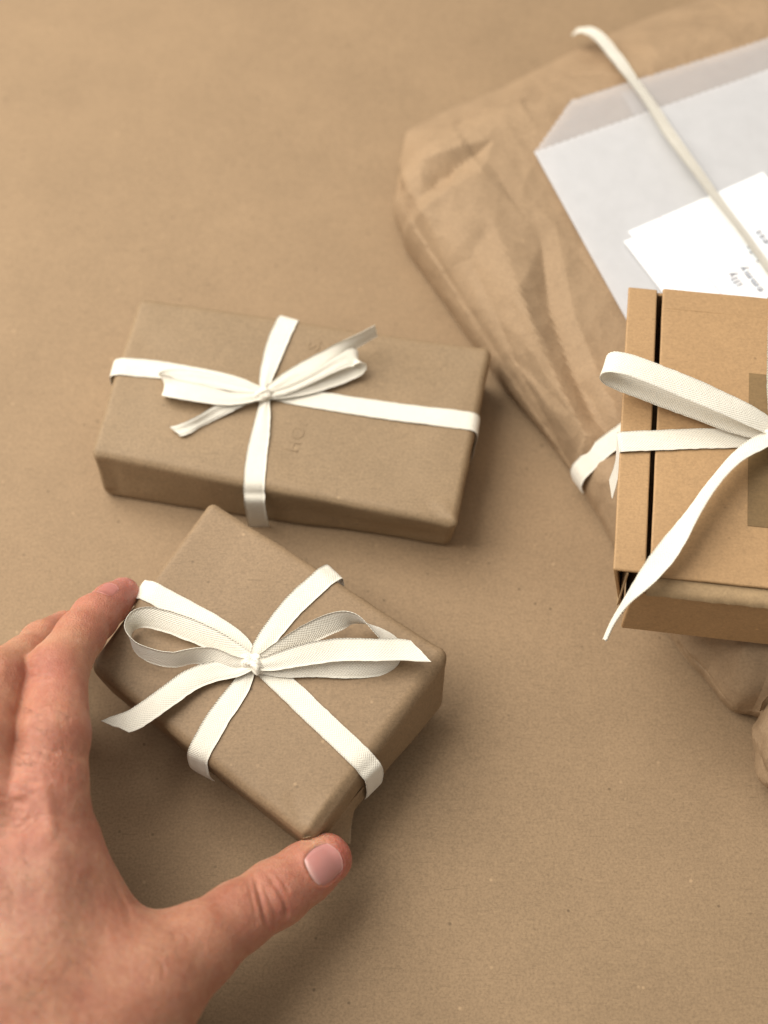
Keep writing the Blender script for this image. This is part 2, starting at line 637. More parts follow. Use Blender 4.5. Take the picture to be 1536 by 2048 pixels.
class Top:
    """flat upper face of a box, z = plane(x, y)"""
    def __init__(s, pts):
        pts = np.asarray(pts)
        s.k = np.linalg.lstsq(np.hstack([pts[:, :2], np.ones((len(pts), 1))]), pts[:, 2], rcond=None)[0]

    def z(s, p):
        return s.k[0] * p[0] + s.k[1] * p[1] + s.k[2]

    def at(s, x, y, dz=0.0):
        z = s.k[2]
        for _ in range(5):
            p = at(x, y, z + dz)
            z = s.z(p)
        return at(x, y, z + dz)


def free_tape(name, top, st, parent, cut=(0, 0), seed=0, **kw):
    """stations (px, py, dz, phi, width factor): phi 0 = lying flat, 90 = standing on edge, measured from left of travel"""
    P = np.array([top.at(s[0], s[1], s[2]) for s in st])
    T = np.gradient(P, axis=0)
    T[:, 2] = 0
    T = unit(T)
    Lf = np.stack([-T[:, 1], T[:, 0], 0 * T[:, 0]], 1)
    ph = np.radians([s[3] for s in st])
    w = Lf * np.cos(ph)[:, None] + V(0, 0, 1) * np.sin(ph)[:, None]
    wf = [s[4] if len(s) > 4 else 1.0 for s in st]
    return tape(name, P, w, parent, wf, cut=cut, seed=seed, **kw)


def drop_z(bvh, x, y):
    h = bvh.ray_cast(Vector((x, y, 300)), Vector((0, 0, -1)))
    return None if h[0] is None else h[0][2]


def band(name, top, st, parent, ends, H, seed=0, r=3.0, flare=(0, 0), bvh=None):
    """strap lying on the upper face along stations (px,py,width factor[,dz]); ends: bool pair, wrap down the side"""
    P = [top.at(s[0], s[1], 0.45 + (s[3] if len(s) > 3 else 0)) for s in st]
    wf = [s[2] for s in st]
    if bvh is not None:
        # lie on the real surface of the paper, not on its mean plane
        lift = np.array([[s[3] if len(s) > 3 else 0] for s in st])
        A_ = catmull(np.hstack([np.array(P), np.array(wf)[:, None], lift]), 5)
        T_ = unit(np.gradient(A_[:, :3], axis=0) * V(1, 1, 0))
        for k in range(len(A_)):
            zs = [drop_z(bvh, A_[k, 0] - T_[k, 1] * o_, A_[k, 1] + T_[k, 0] * o_) for o_ in (-4, 0, 4)]
            zs = [v for v in zs if v is not None]
            if zs and max(zs) > A_[k, 2] - 4:
                A_[k, 2] = max(zs) + .5 + A_[k, 4]
        for _ in range(2):
            A_[1:-1, 2] = (A_[:-2, 2] + 2 * A_[1:-1, 2] + A_[2:, 2]) / 4
        A_[:, 2] += .1
        P, wf = list(A_[:, :3]), list(A_[:, 3])
    d0 = unit((P[0] - P[1]) * V(1, 1, 0))
    d1 = unit((P[-1] - P[-2]) * V(1, 1, 0))
    r = r + .3

    def wrap(p, d, fl):
        return [p - d * .5 + V(0, 0, -.1), p + d * (r * .75) + V(0, 0, -r * .32), p + d * (r + .5 + fl * .3) + V(0, 0, -r * 1.2),
                p + d * (r + .6 + fl) + V(0, 0, -H * .55), p + d * (r - .8 + fl * .5) + V(0, 0, -H * .96)]
    pre, post = [], []
    if ends[0]:
        pre = wrap(P[0], d0, flare[0])[::-1]
        P = P[1:]
        wf = [wf[0]] * len(pre) + wf[1:]
    if ends[1]:
        post = wrap(P[-1], d1, flare[1])
        P = P[:-1]
        wf = wf[:-1] + [wf[-1]] * len(post)
    path = np.array(pre + P + post)
    hd = unit((path[-1] - path[0]) * V(1, 1, 0))
    # width: horizontal, perpendicular to the local run of the strap
    T = np.gradient(path, axis=0)
    for k in range(len(T)):
        if k < len(pre):
            T[k] = -d0
        elif k >= len(path) - len(post):
            T[k] = d1
    T[:, 2] = 0
    T = unit(T)
    w = np.stack([-T[:, 1], T[:, 0], 0 * T[:, 0]], 1)
    if bvh is not None:
        A_ = catmull(np.hstack([path, w, np.asarray(wf, float)[:, None]]), 4)
        path, w, wf = A_[:, :3], unit(A_[:, 3:6]), A_[:, 6]
        for it in range(3):
            push = np.zeros_like(path)
            for k in range(len(path)):
                best = 0
                for o_ in (-4.4, -2.2, 0, 2.2, 4.4):
                    pt = path[k] + w[k] * o_ * wf[k]
                    loc, nr, _, dist = bvh.find_nearest(Vector(pt))
                    nr = np.array(nr)
                    dd = (pt - np.array(loc)) @ nr
                    if .6 - dd > best and dist < 9:
                        best = .6 - dd
                        push[k] = nr * best
            path = path + push
            path[1:-1] = path[1:-1] * .6 + (path[:-2] + path[2:]) * .2
    return tape(name, path, w, parent, wf, seed=seed, cup=0.05, fine=2)


def knot_mesh(name, c, parent, size, seed=0, squash=0.75, ang=0.5):
    """little tied knot: a short tape loop folded round the crossing, as one lumpy crossover"""
    n, m = 40, 24
    th, ph = np.meshgrid(np.linspace(0, 2 * math.pi, n, endpoint=False), np.linspace(0.03, math.pi - .03, m), indexing='ij')
    d = np.stack([np.cos(th) * np.sin(ph), np.sin(th) * np.sin(ph), np.cos(ph)], -1).reshape(-1, 3)
    ca, sa = math.cos(ang), math.sin(ang)
    x = d[:, 0] * ca + d[:, 1] * sa
    y = -d[:, 0] * sa + d[:, 1] * ca
    r = 1 + .16 * np.sin(5 * x + 2.2 * y) + .13 * np.cos(9 * y - 3 * d[:, 2] + seed) + .10 * noise(d * 10, 4, seed)
    P = np.stack([x * size * 1.15 * r, y * size * .8 * r, d[:, 2] * size * squash * r], 1)
    P = np.stack([P[:, 0] * ca - P[:, 1] * sa, P[:, 0] * sa + P[:, 1] * ca, P[:, 2]], 1) + c
    uv = np.stack([(x * .004 + d[:, 2] * .004), y * .004], 1)
    f = []
    for i in range(n):
        for j in range(m - 1):
            a, b_ = i * m + j, ((i + 1) % n) * m + j
            f.append([a, a + 1, b_ + 1, b_])
    f.append([i * m for i in range(n)])
    f.append([i * m + m - 1 for i in range(n)][::-1])
    return mesh_obj(name, P, f, COTTON, parent, uv=uv)


# ------------------------------------------------------------------ the gift in the hand
def build_front_gift():
    H, zt = 29.0, 38.5
    A, B, C, D = at(420, 992, zt), at(900, 1300, zt + 1), at(616, 1684, zt), at(170, 1330, zt - 1)
    top = Top([A, B, C, D])
    cen = (A + B + C + D) / 4
    low = []
    for p, k in ((A, .03), (D, .06)):
        q = p + (cen - p) * k
        low.append(V(q[0], q[1], p[2] - H))
    low = [low[0], at(889, 1412, zt - H), at(640, 1716, zt - H), low[1]]
    base = V(cen[0], cen[1], zt - H)
    g = thing('gift_box', 'kraft wrapped gift box with cream cotton bow, held by the hand', 'gift box', base, 'gift boxes tied with cotton tape')

    def post(P, nw):
        # paper pulled into a small pinch at the corner near the thumb, and an ear at the right corner
        for c, amp_, w in ((C, -2.4, 3.4), (B, 1.4, 4.5)):
            d = np.linalg.norm(P - c, axis=1)
            P = P + nw * (amp_ * np.exp(-(d / w) ** 2))[:, None]
        # pillow crease running in from the pinched corner
        for (a, b, am, w) in ((top.at(606, 1655, 0), top.at(585, 1600, 0), -.8, 1.8), (top.at(618, 1655, 0), top.at(655, 1600, 0), .6, 2.0), (top.at(640, 1650, 0), top.at(700, 1570, 0), -.35, 2.4)):
            P = P + V(0, 0, 1) * (am * np.exp(-(seg_dist(P, a, b) / w) ** 2))[:, None]
        return P
    P, f = rounded_block([A, B, C, D] + low, 4.7, n=44, amp=.3, seed=11, puff=.4, crisp=.15, post=post)
    wrap = mesh_obj('wrapping_paper', P, f, WRAP, g)
    bvh = BVHTree.FromPolygons(P.tolist(), f.tolist())
    # folded ends of the paper on the right hand side
    sheet('fold_flap', [at(894, 1310, zt - 3), at(886, 1400, zt - 25), at(846, 1444, 16), at(856, 1350, zt - 5)], WRAP, wrap, bend=lambda u, v: .5 + .6 * np.sin(u * 3) * (1 - v))
    sheet('fold_flap', [at(728, 1572, zt - 12), at(710, 1612, zt - 19), at(701, 1688, zt - 24), at(645, 1676, zt - 12)], WRAP, wrap, bend=lambda u, v: .8 * np.sin(v * 3))
    sheet('fold_flap', [at(622, 1672, zt - 1), at(628, 1690, zt - 6), at(606, 1686, zt - 8), at(606, 1676, zt - 2)], WRAP, wrap, nu=6, nv=6)

    kn = (508, 1322)
    band('ribbon_band', top, [(288, 1176, 1.0), (400, 1237, 1.0), (470, 1282, .95), (505, 1316, .6)], g, (True, False), H, bvh=bvh, seed=1, r=3.2)
    band('ribbon_band', top, [(512, 1328, .6), (536, 1346, .85), (575, 1378, 1.0), (640, 1440, 1.0), (733, 1527, 1.0)], g, (False, True), H, bvh=bvh, seed=2, r=3.2, flare=(0, 0.4))
    band('ribbon_band', top, [(512, 1316, .55), (530, 1285, .85), (585, 1215, 1.0), (657, 1148, 1.0)], g, (False, True), H, bvh=bvh, seed=3, r=3.2)
    band('ribbon_band', top, [(404, 1494, 1.0), (437, 1437, 1.0), (480, 1377, .85), (505, 1330, .42, 1)], g, (True, False), H, bvh=bvh, seed=4, r=3.2, flare=(1.2, 0))
    # bow
    free_tape('bow_loop', top, [(500, 1322, 4.5, 160, .6), (455, 1295, 5, 150, .85), (400, 1268, 6, 146, .98), (330, 1242, 7, 142, 1), (282, 1236, 7.5, 128, 1),
                                (257, 1258, 7, 100, 1), (268, 1290, 6.5, 84, 1), (300, 1310, 6, 74, 1), (345, 1319, 6, 72, 1), (388, 1311, 6, 72, 1), (425, 1315, 5.5, 50, .95), (465, 1328, 5, 40, .75), (503, 1330, 4.5, 30, .5)], g, seed=5)
    free_tape('bow_loop', top, [(515, 1326, 5, 40, .55), (560, 1300, 6, 38, .8), (620, 1266, 8, 40, .95), (672, 1243, 10, 55, 1), (708, 1237, 10.5, 88, 1),
                                (750, 1258, 8, 122, 1), (787, 1290, 4, 140, 1), (792, 1318, 3.5, 110, 1), (762, 1330, 4, 130, 1), (700, 1334, 4, 150, 1), (630, 1332, 4, 155, .95), (565, 1339, 4, 150, .7), (520, 1336, 4, 150, .5)], g, seed=6)
    free_tape('ribbon_tail', top, [(505, 1328, 5, 180, .5), (470, 1338, 4, 178, .75), (425, 1344, 4, 172, .9), (378, 1362, 4.5, 175, 1), (322, 1402, 5.5, 178, 1), (272, 1436, 6, 182, 1), (229, 1453, 6.5, 186, 1)], g, cut=(0, 9), seed=7)
    free_tape('ribbon_tail', top, [(512, 1330, 6, 20, .45), (545, 1325, 7, 22, .7), (610, 1309, 9, 22, .95), (680, 1299, 10, 15, 1), (750, 1300, 10, 6, 1), (800, 1299, 9, -2, 1), (842, 1303, 8.5, -10, 1)], g, cut=(0, -9), seed=8)
    knot_mesh('knot', top.at(509, 1327, 4.6), g, 4.3, seed=1, ang=-.6)
    return g, top, (A, B, C, D)


G1, TOP1, COR1 = build_front_gift()


# ------------------------------------------------------------------ the gift behind
def lettering(name, body, centre, direction, size, mat, parent, depth=0.15, up=(0, 0, 1), spacing=1.0, bevel=0.0):
    cu = bpy.data.curves.new(name, 'FONT')
    cu.body = body
    cu.size = size * MM
    cu.extrude = depth * MM
    cu.bevel_depth = bevel * MM
    cu.align_x, cu.align_y = 'CENTER', 'CENTER'
    cu.space_character = spacing
    tmp = bpy.data.objects.new(name, cu)
    COL.objects.link(tmp)
    dg = bpy.context.evaluated_depsgraph_get()
    me = bpy.data.meshes.new_from_object(tmp.evaluated_get(dg))
    bpy.data.objects.remove(tmp)
    d = unit(np.asarray(direction, float))
    u = unit(np.asarray(up, float))
    s = np.cross(u, d)
    n = len(me.vertices)
    co = np.zeros(n * 3)
    me.vertices.foreach_get('co', co)
    co = co.reshape(-1, 3)
    off = wpos(parent)
    W = np.asarray(centre) * MM + co[:, :1] * d + co[:, 1:2] * s + co[:, 2:3] * u - off
    me.vertices.foreach_set('co', W.ravel())
    me.materials.clear()
    me.materials.append(mat)
    me.update()
    o = bpy.data.objects.new(name, me)
    COL.objects.link(o)
    o.parent = parent
    return o


def build_back_gift():
    H = 30.0
    A, B, C, D = at(278, 594, H), at(984, 694, H), at(912, 1052, H), at(178, 905, H)
    a, b, c, d = at(290, 640, 0.2), at(975, 745, .2), at(897, 1096, 0.2), at(208, 992, 0.2)
    for p, q in ((A, a), (B, b)):
        q[:2] = p[:2] * .985 + (C + D)[:2] / 2 * .015
    top = Top([A, B, C, D])
    cen = (A + B + C + D) / 4
    g = thing('gift_box', 'long kraft wrapped gift box lying behind the held one, thin cream bow', 'gift box', V(cen[0], cen[1], 0), 'gift boxes tied with cotton tape')

    def post(P, nw):
        # folded ridge at the right front corner and a dent below it
        for (p, q, am, w) in ((at(912, 1050, H - 1), at(882, 1008, H), 1.5, 2.0), (at(890, 1052, H - 1), at(872, 1030, H), -1.0, 2.2), (at(186, 925, H - 4), at(212, 975, 8), 1.5, 2.2), (at(215, 930, H - 4), at(232, 975, 8), -.8, 2.4), (at(560, 1035, 14), at(880, 1075, 12), -.6, 6)):
            P = P + nw * (am * np.exp(-(seg_dist(P, p, q) / w) ** 2))[:, None]
        return P
    P, f = rounded_block([A, B, C, D, a, b, c, d], 3.5, n=44, amp=.3, seed=23, puff=.4, crisp=.15, post=post)
    wrap = mesh_obj('wrapping_paper', P, f, WRAP2, g)
    bvh = BVHTree.FromPolygons(P.tolist(), f.tolist())

    def skin(x, y, dz):
        p = top.at(x, y)
        z = drop_z(bvh, p[0], p[1])
        return V(p[0], p[1], (z if z is not None else p[2]) + dz)
    sheet('fold_flap', [at(385, 985, 10), at(395, 1008, 1), at(430, 1012, 1), at(425, 1000, 7)], WRAP2, wrap, nu=6, nv=6, bend=lambda u, v: 1.2 + 0 * u)
    # letters of the bar inside pressing through the paper
    dr = top.at(612, 830) - top.at(588, 895)
    lettering('embossed_lettering', 'HOM', skin(597, 865, -.17), dr, 8.2, WRAP2, wrap, depth=.24, bevel=.12, spacing=1.15)
    lettering('embossed_lettering', 'SA', skin(632, 683, -.17), dr, 8.2, WRAP2, wrap, depth=.22, bevel=.12, spacing=1.15)

    band('ribbon_band', top, [(238, 733, 1.0), (330, 742, 1.0), (450, 766, .95), (520, 783, .55, .5)], g, (True, False), H, bvh=bvh, seed=11, r=3)
    band('ribbon_band', top, [(535, 788, .5, .5), (600, 796, .9), (760, 819, 1), (938, 843, 1)], g, (False, True), H, bvh=bvh, seed=12, r=3)
    band('ribbon_band', top, [(528, 780, .45, .8), (535, 745, .75, .4), (553, 690, 1), (573, 645, 1.02)], g, (False, True), H, bvh=bvh, seed=13, r=3)
    band('ribbon_band', top, [(508, 975, 1.0), (513, 915, .98), (524, 850, .8, .5), (531, 795, .4, 1)], g, (True, False), H, bvh=bvh, seed=14, r=3.4)
    # flattened bow: two wide loops and two thin tails
    def flat_loop(st, wd, wfs, seed):
        P = np.array([top.at(*q) for q in st])
        tape('bow_loop', P, np.tile(unit(V(*wd)), (len(st), 1)), g, wfs, seed=seed)
    flat_loop([(524, 786, 4), (470, 772, 3), (400, 758, 2.6), (345, 756, 2.4), (329, 766, 4.2), (340, 775, 6.6), (400, 787, 6.4), (460, 797, 5.2), (522, 792, 4.2)],
              (-.22, 1, .1), [.45, .6, .75, .9, 1.0, 1.0, .95, .75, .45], 15)
    flat_loop([(536, 790, 3.6), (590, 783, 3.2), (640, 768, 3.2), (690, 745, 3.6), (716, 728, 5.5), (708, 714, 8.2), (680, 724, 8.6), (630, 752, 6.8), (580, 776, 5), (538, 788, 4)],
              (-.5, 1, .35), [.45, .55, .7, .95, 1.05, 1.0, .75, .5, .45, .4], 16)
    free_tape('ribbon_tail', top, [(525, 790, 4, 180, .45), (480, 802, 3.5, 172, .6), (430, 826, 3, 150, .62), (395, 845, 3, 140, .55), (365, 859, 2.6, 165, .62), (350, 863, 2.4, 175, .6)], g, cut=(0, 4), seed=17)
    free_tape('ribbon_tail', top, [(534, 783, 4.5, 10, .45), (575, 757, 5.5, 10, .7), (620, 735, 7, 12, .9), (665, 711, 8.5, 25, .85), (700, 690, 9.5, 62, .8), (728, 674, 10, 78, .8), (752, 661, 10.5, 82, .8)], g, seed=18)
    knot_mesh('knot', top.at(529, 788, 3.4), g, 3.7, seed=3, ang=.3)


build_back_gift()


# ------------------------------------------------------------------ big paper parcel on the right
def plane_fit(xy, pts, val, edges=()):
    """piecewise linear surface through scattered values: flat facets that meet in sharp creases"""
    from mathutils.geometry import delaunay_2d_cdt
    r = delaunay_2d_cdt([Vector(p) for p in pts], list(edges), [], 0, 1e-4)
    vv = np.array([v[:] for v in r[0]])
    src = [o_[0] if o_ else 0 for o_ in r[3]]
    vl = np.array([val[k] for k in src])
    out = np.zeros(len(xy))
    for f in r[2]:
        a, b, c = vv[f[0]], vv[f[1]], vv[f[2]]
        lo_, hi_ = np.minimum(np.minimum(a, b), c), np.maximum(np.maximum(a, b), c)
        sel = np.where(((xy >= lo_) & (xy <= hi_)).all(1))[0]
        if not len(sel):
            continue
        den = (b[1] - c[1]) * (a[0] - c[0]) + (c[0] - b[0]) * (a[1] - c[1])
        if abs(den) < 1e-9:
            continue
        p = xy[sel] - c
        l1 = ((b[1] - c[1]) * p[:, 0] + (c[0] - b[0]) * p[:, 1]) / den
        l2 = ((c[1] - a[1]) * p[:, 0] + (a[0] - c[0]) * p[:, 1]) / den
        ok = (l1 >= -1e-6) & (l2 >= -1e-6) & (l1 + l2 <= 1 + 1e-6)
        out[sel[ok]] = (l1 * vl[f[0]] + l2 * vl[f[1]] + (1 - l1 - l2) * vl[f[2]])[ok]
    return out


def surf_hit(bvh, x, y, lift=.7):
    r = unit(FW + RT * (x - 768) / F_PX + UP * (1024 - y) / F_PX)
    h = bvh.ray_cast(Vector(EYE), Vector(r))
    if h[0] is None:
        return None
    return np.array(h[0]) + np.array(h[1]) * lift


def build_parcel():
    from mathutils.bvhtree import BVHTree
    rnd = np.random.default_rng(5)
    HP = 40.0
    # outline of the bag where it bulges widest, about 13 mm above the table
    ol = [(815, 232), (797, 340), (786, 415), (806, 470), (838, 512), (890, 586), (942, 660), (1010, 760), (1090, 862), (1166, 952), (1222, 1056), (1276, 1150), (1335, 1243),
          (1395, 1325), (1440, 1374), (1474, 1414), (1530, 1428)]
    pts = [at(x, y, 13.0)[:2] for x, y in ol]
    # out of the picture on the right, then back along the far edge
    pts += [V(265, -95), V(345, -20), V(420, 90), V(455, 190), V(440, 270)]
    pts += [at(x, y, 10.0)[:2] for x, y in ((1620, -110), (1420, -30), (1280, 20), (1150, 80), (1000, 158), (900, 196))]
    pts = np.array(pts)
    loop = np.vstack([pts, pts[:1]])
    seglen = np.concatenate([[0], np.cumsum(np.linalg.norm(np.diff(loop, axis=0), axis=1))])
    nb = 1150
    ss = np.linspace(0, seglen[-1], nb, endpoint=False)
    bd = np.stack([np.interp(ss, seglen, loop[:, 0]), np.interp(ss, seglen, loop[:, 1])], 1)
    for _ in range(6):
        bd = bd * .5 + (np.roll(bd, 1, 0) + np.roll(bd, -1, 0)) * .25
    cen = V(235, 120)
    prof = [(0.02, 0.2), (0.006, 3), (0.0, 8), (0.0, 13), (0.006, 19), (0.017, 25.5), (.036, 31), (.065, 35), (.10, 37.3), (.15, 38.6)]
    pk = np.array(prof)
    tt = np.linspace(0, len(pk) - 1, 46)
    cs = catmull(np.hstack([pk, np.zeros((len(pk), 1))]), 8)
    prof = [(np.interp(t_, np.linspace(0, len(pk) - 1, len(cs)), cs[:, 0]), np.interp(t_, np.linspace(0, len(pk) - 1, len(cs)), cs[:, 1])) for t_ in tt] + \
        [(s, 38.6 + 1.6 * min(1, (s - .15) / .25)) for s in np.linspace(.158, .97, 170)]
    V_, F = [], []
    for s, z in prof:
        xy = bd + (cen - bd) * s
        V_.append(np.hstack([xy, np.full((nb, 1), z)]))
    m = len(prof)
    P = np.vstack(V_)
    for k in range(m - 1):
        for i in range(nb):
            j = (i + 1) % nb
            F.append([k * nb + i, k * nb + j, (k + 1) * nb + j, (k + 1) * nb + i])
    F.append([i for i in range(nb)][::-1])
    F.append([(m - 1) * nb + i for i in range(nb)])
    # far end of the bag is thin and lies down
    far0, far1 = at(815, 232, 5), at(1350, 0, 5)
    dfar = np.abs((P[:, :2] - far0[:2]) @ unit(V(-(far1 - far0)[1], (far1 - far0)[0])))
    lowk = np.clip(dfar / 62, 0, 1)
    lowk = .13 + .87 * (lowk * lowk * (3 - 2 * lowk))
    P[:, 2] *= lowk
    # paper crumple: outward direction from an inner spine
    inner = np.stack([P[:, 0] + (cen[0] - P[:, 0]) * .12, P[:, 1] + (cen[1] - P[:, 1]) * .12, np.minimum(P[:, 2], 14)], 1)
    nw = unit(P - inner)
    frame = np.clip(P[:, 2] / 14, 0, 1)
    q = P.copy()
    # long soft flutes that run along the left flank of the bag
    ax = unit(at(1222, 1056, 30) - at(860, 540, 30))
    side = V(ax[1], -ax[0], 0) * -1
    along, across = q @ ax, q @ side
    st = np.stack([along * .22, across, q[:, 2] * .6], 1)
    lines = [[(838, 250, 2.5), (935, 240, 3.5), (1010, 218, 2.0), (1100, 195, .5)],
             [(850, 330, 2.8), (905, 320, 3.8), (990, 300, 2)],
             [(838, 385, -3), (880, 358, -5), (915, 342, -2)],
             [(850, 425, 1.5), (905, 395, 3), (965, 370, 2.5), (1040, 350, .5)],
             [(1060, 420, -.3), (1080, 500, -1), (1092, 620, -3.2), (1135, 740, -3.6), (1185, 830, -3.6), (1216, 872, -2.5)],
             [(1110, 470, .8), (1130, 560, 1.5), (1150, 650, 1.8), (1195, 760, 1.8), (1230, 830, 1)],
             [(985, 450, 2), (1045, 600, 2.6), (1080, 700, 2.6), (1130, 790, 2.4), (1175, 865, 2)],
             [(940, 520, -.5), (1000, 640, -1.6), (1040, 720, -2.2), (1100, 810, -2.4), (1150, 880, -1.8)],
             [(900, 520, .8), (965, 640, 1), (1010, 715, 1.4), (1070, 800, 1.4), (1130, 875, 1.5), (1170, 915, 1.2)],
             [(1000, 170, -1), (900, 205, -1.5)], [(1120, 430, .3), (1180, 300, .2)],
             [(1400, 1250, 1), (1440, 1300, -1.4), (1500, 1270, 1.2)], [(1470, 1350, 1.4), (1500, 1400, .5)], [(1540, 1340, -1.5), (1525, 1395, -2)]]
    ctrl, ced = [(x, y, 0) for x, y in ol], []
    for ln in lines:
        for k_, c_ in enumerate(ln):
            if k_:
                ced.append((len(ctrl) - 1, len(ctrl)))
            ctrl.append(c_)
    ctrl += [(1150, 110, -.5), (1250, 500, 0), (1300, 330, 0), (1280, 760, 0), (1400, 300, 0), (1400, 600, 0), (1400, 900, 0), (1300, 1000, 0), (1330, 1100, 0), (1600, 400, 0), (1600, 1000, 0), (1600, 1330, 0)]
    cxy = np.array([at(x, y, 34)[:2] for x, y, _ in ctrl])
    cd = np.array([c_[2] for c_ in ctrl], float)
    d = 1.25 * plane_fit(q[:, :2], cxy, cd, ced)
    # random crisp pleats and crumples, drawn out along the flank
    uv_ = np.stack([along * .34, across + q[:, 2] * .7], 1)
    lo_, hi_ = uv_.min(0), uv_.max(0)
    for n_, am_ in ((190, .9), (700, .36)):
        rp = rnd.uniform(0, 1, (n_, 2)) * (hi_ - lo_) + lo_
        d = d + plane_fit(uv_, rp, rnd.normal(0, am_, n_))
    d = d + .08 * noise(q, 6, 46)
    topflat = np.clip((P[:, 0] - at(1150, 500, 40)[0]) / 40, 0, 1) * np.clip((P[:, 2] - 34) / 5, 0, 1)
    d = d.clip(-4.5, 4.5) * (.35 + .65 * frame) * (1 - .85 * topflat)

    nw = unit(nw + V(0, 0, .9) * np.clip(P[:, 2:3] / 10 - .3, 0, 1))
    P = P + nw * d[:, None]
    P[:, 2] = np.maximum(P[:, 2], .2)
    bagbase = V(cen[0], cen[1], 0)
    g = thing('paper_parcel', 'large crumpled kraft paper parcel under the cardboard box at the right', 'parcel', bagbase)
    body = mesh_obj('paper_bag', P, F, BAG, g)
    body.data.set_sharp_from_angle(angle=math.radians(10))

    # gathered end of the bag hanging out on the near side
    c = at(1578, 1490, 18)
    n, mm = 72, 34
    th, ph = np.meshgrid(np.linspace(0, 2 * math.pi, n, endpoint=False), np.linspace(0.02, math.pi - .02, mm), indexing='ij')
    dd = np.stack([np.cos(th) * np.sin(ph), np.sin(th) * np.sin(ph), np.cos(ph)], -1).reshape(-1, 3)
    r = 1 + .05 * np.cos(7 * th.ravel() + 1.5 * np.sin(3 * ph.ravel())) + .05 * noise(dd * 10, 5, 77) + .03 * noise(dd * 10, 2, 78)
    E = dd * V(14.5, 24, 17) * r[:, None]
    E = E + c
    se = E[rnd.choice(len(E), 46, replace=False)]
    fe_ = facets(E, se, .012, rnd)
    E = E + dd * (1.3 * (fe_ - fe_.mean()))[:, None]
    E[:, 2] = np.maximum(E[:, 2], .3)
    fe = []
    for i in range(n):
        for j in range(mm - 1):
            a_, b_ = i * mm + j, ((i + 1) % n) * mm + j
            fe.append([a_, a_ + 1, b_ + 1, b_])
    fe.append([i * mm for i in range(n)])
    fe.append([i * mm + mm - 1 for i in range(n)][::-1])
    ge = mesh_obj('gathered_end', E, fe, BAG, g)
    ge.data.set_sharp_from_angle(angle=math.radians(14))
    sheet('fold_flap', [at(1519, 1422, 22), at(1524, 1404, 27), at(1560, 1380, 30), at(1560, 1425, 22)], BAG, g, bend=lambda u, v: 1.5 * np.sin(v * 3))

    # cotton tape round the parcel: over the far edge and down across the glassine bag
    bvh = BVHTree.FromPolygons([Vector(v) for v in P], F)
    top = Top([V(0, 0, 42), V(100, 0, 42), V(0, 100, 42)])
    free_tape('ribbon_band', top, [(1150, 64, -32, 178, .7), (1172, 60, -27, 175, 1), (1198, 74, -18, 168, 1), (1226, 106, -7, 160, 1), (1260, 152, 3, 152, 1), (1300, 205, 6.5, 150, 1), (1340, 268, 8.5, 150, 1),
                                   (1400, 350, 9, 150, .95), (1440, 405, 9, 148, .9), (1490, 470, 8.5, 146, .85), (1560, 570, 8, 146, .8)], g, seed=21, cup=.08)
    # the same tape coming round the near left edge
    st = [(1330, 812), (1290, 840), (1250, 868), (1228, 884), (1205, 900), (1186, 916), (1172, 932)]
    Q = [surf_hit(bvh, x, y, .8) for x, y in st]
    Q = [v for v in Q if v is not None]
    for _ in range(3):
        Q = [Q[0]] + [(a_ + 2 * b_ + c_) / 4 for a_, b_, c_ in zip(Q[:-2], Q[1:-1], Q[2:])] + [Q[-1]]
    Q = [v + V(-.5, -.4, 1.6) for v in Q]
    w = np.tile(unit(np.cross(V(0, 0, 1), Q[-1] - Q[1]) * V(1, 1, 0)), (len(Q) + 3, 1))
    dn = unit((Q[-1] - Q[2]) * V(1, 1, 0))
    Q += [Q[-1] + dn * 2.6 + V(0, 0, -3.5), Q[-1] + dn * 3.2 + V(0, 0, -9), Q[-1] + dn * 1.2 + V(0, 0, -17)]
    tape('ribbon_band', np.array(Q), w, g, seed=22, cup=.05)
    return g


PARCEL = build_parcel()


# ------------------------------------------------------------------ glassine bag and cards on the parcel
def flat_shape(name, poly, z, th, mat, parent=None, base=None, zfun=None):
    """thin sheet from a closed outline (list of world xy), triangulated densely enough by a fan of strips"""
    import bmesh
    bm = bmesh.new()
    vs = [bm.verts.new((p[0], p[1], z)) for p in poly]
    bm.faces.new(vs)
    bmesh.ops.triangulate(bm, faces=bm.faces[:])
    bmesh.ops.subdivide_edges(bm, edges=[e for e in bm.edges if e.calc_length() > 12], cuts=4, use_grid_fill=True)
    bmesh.ops.triangulate(bm, faces=bm.faces[:])
    bm.verts.ensure_lookup_table()
    P = np.array([v.co[:] for v in bm.verts])
    T = [[v.index for v in f.verts] for f in bm.faces]
    border = [[v.index for v in e.verts] for e in bm.edges if len(e.link_faces) == 1]
    bm.free()
    if zfun is not None:
        P[:, 2] += zfun(P)
    n = len(P)
    Q = P - V(0, 0, th)
    ext, ef = [], []
    for a, b in border:
        k = 2 * n + len(ext)
        ext += [P[a], P[b], Q[b], Q[a]]
        ef.append([k, k + 1, k + 2, k + 3])
    F = T + [[b + n for b in t][::-1] for t in T] + ef
    return mesh_obj(name, np.vstack([P, Q, np.array(ext)]), F, mat, parent, base)


def serrate(a, b, step=2.0, depth=.7):
    a, b = np.asarray(a), np.asarray(b)
    L = np.linalg.norm(b - a)
    k = max(2, int(L / step))
    d = (b - a) / L
    nn = V(-d[1], d[0])
    return [a + (b - a) * (i / k) + nn * (depth if i % 2 else 0) for i in range(k)]


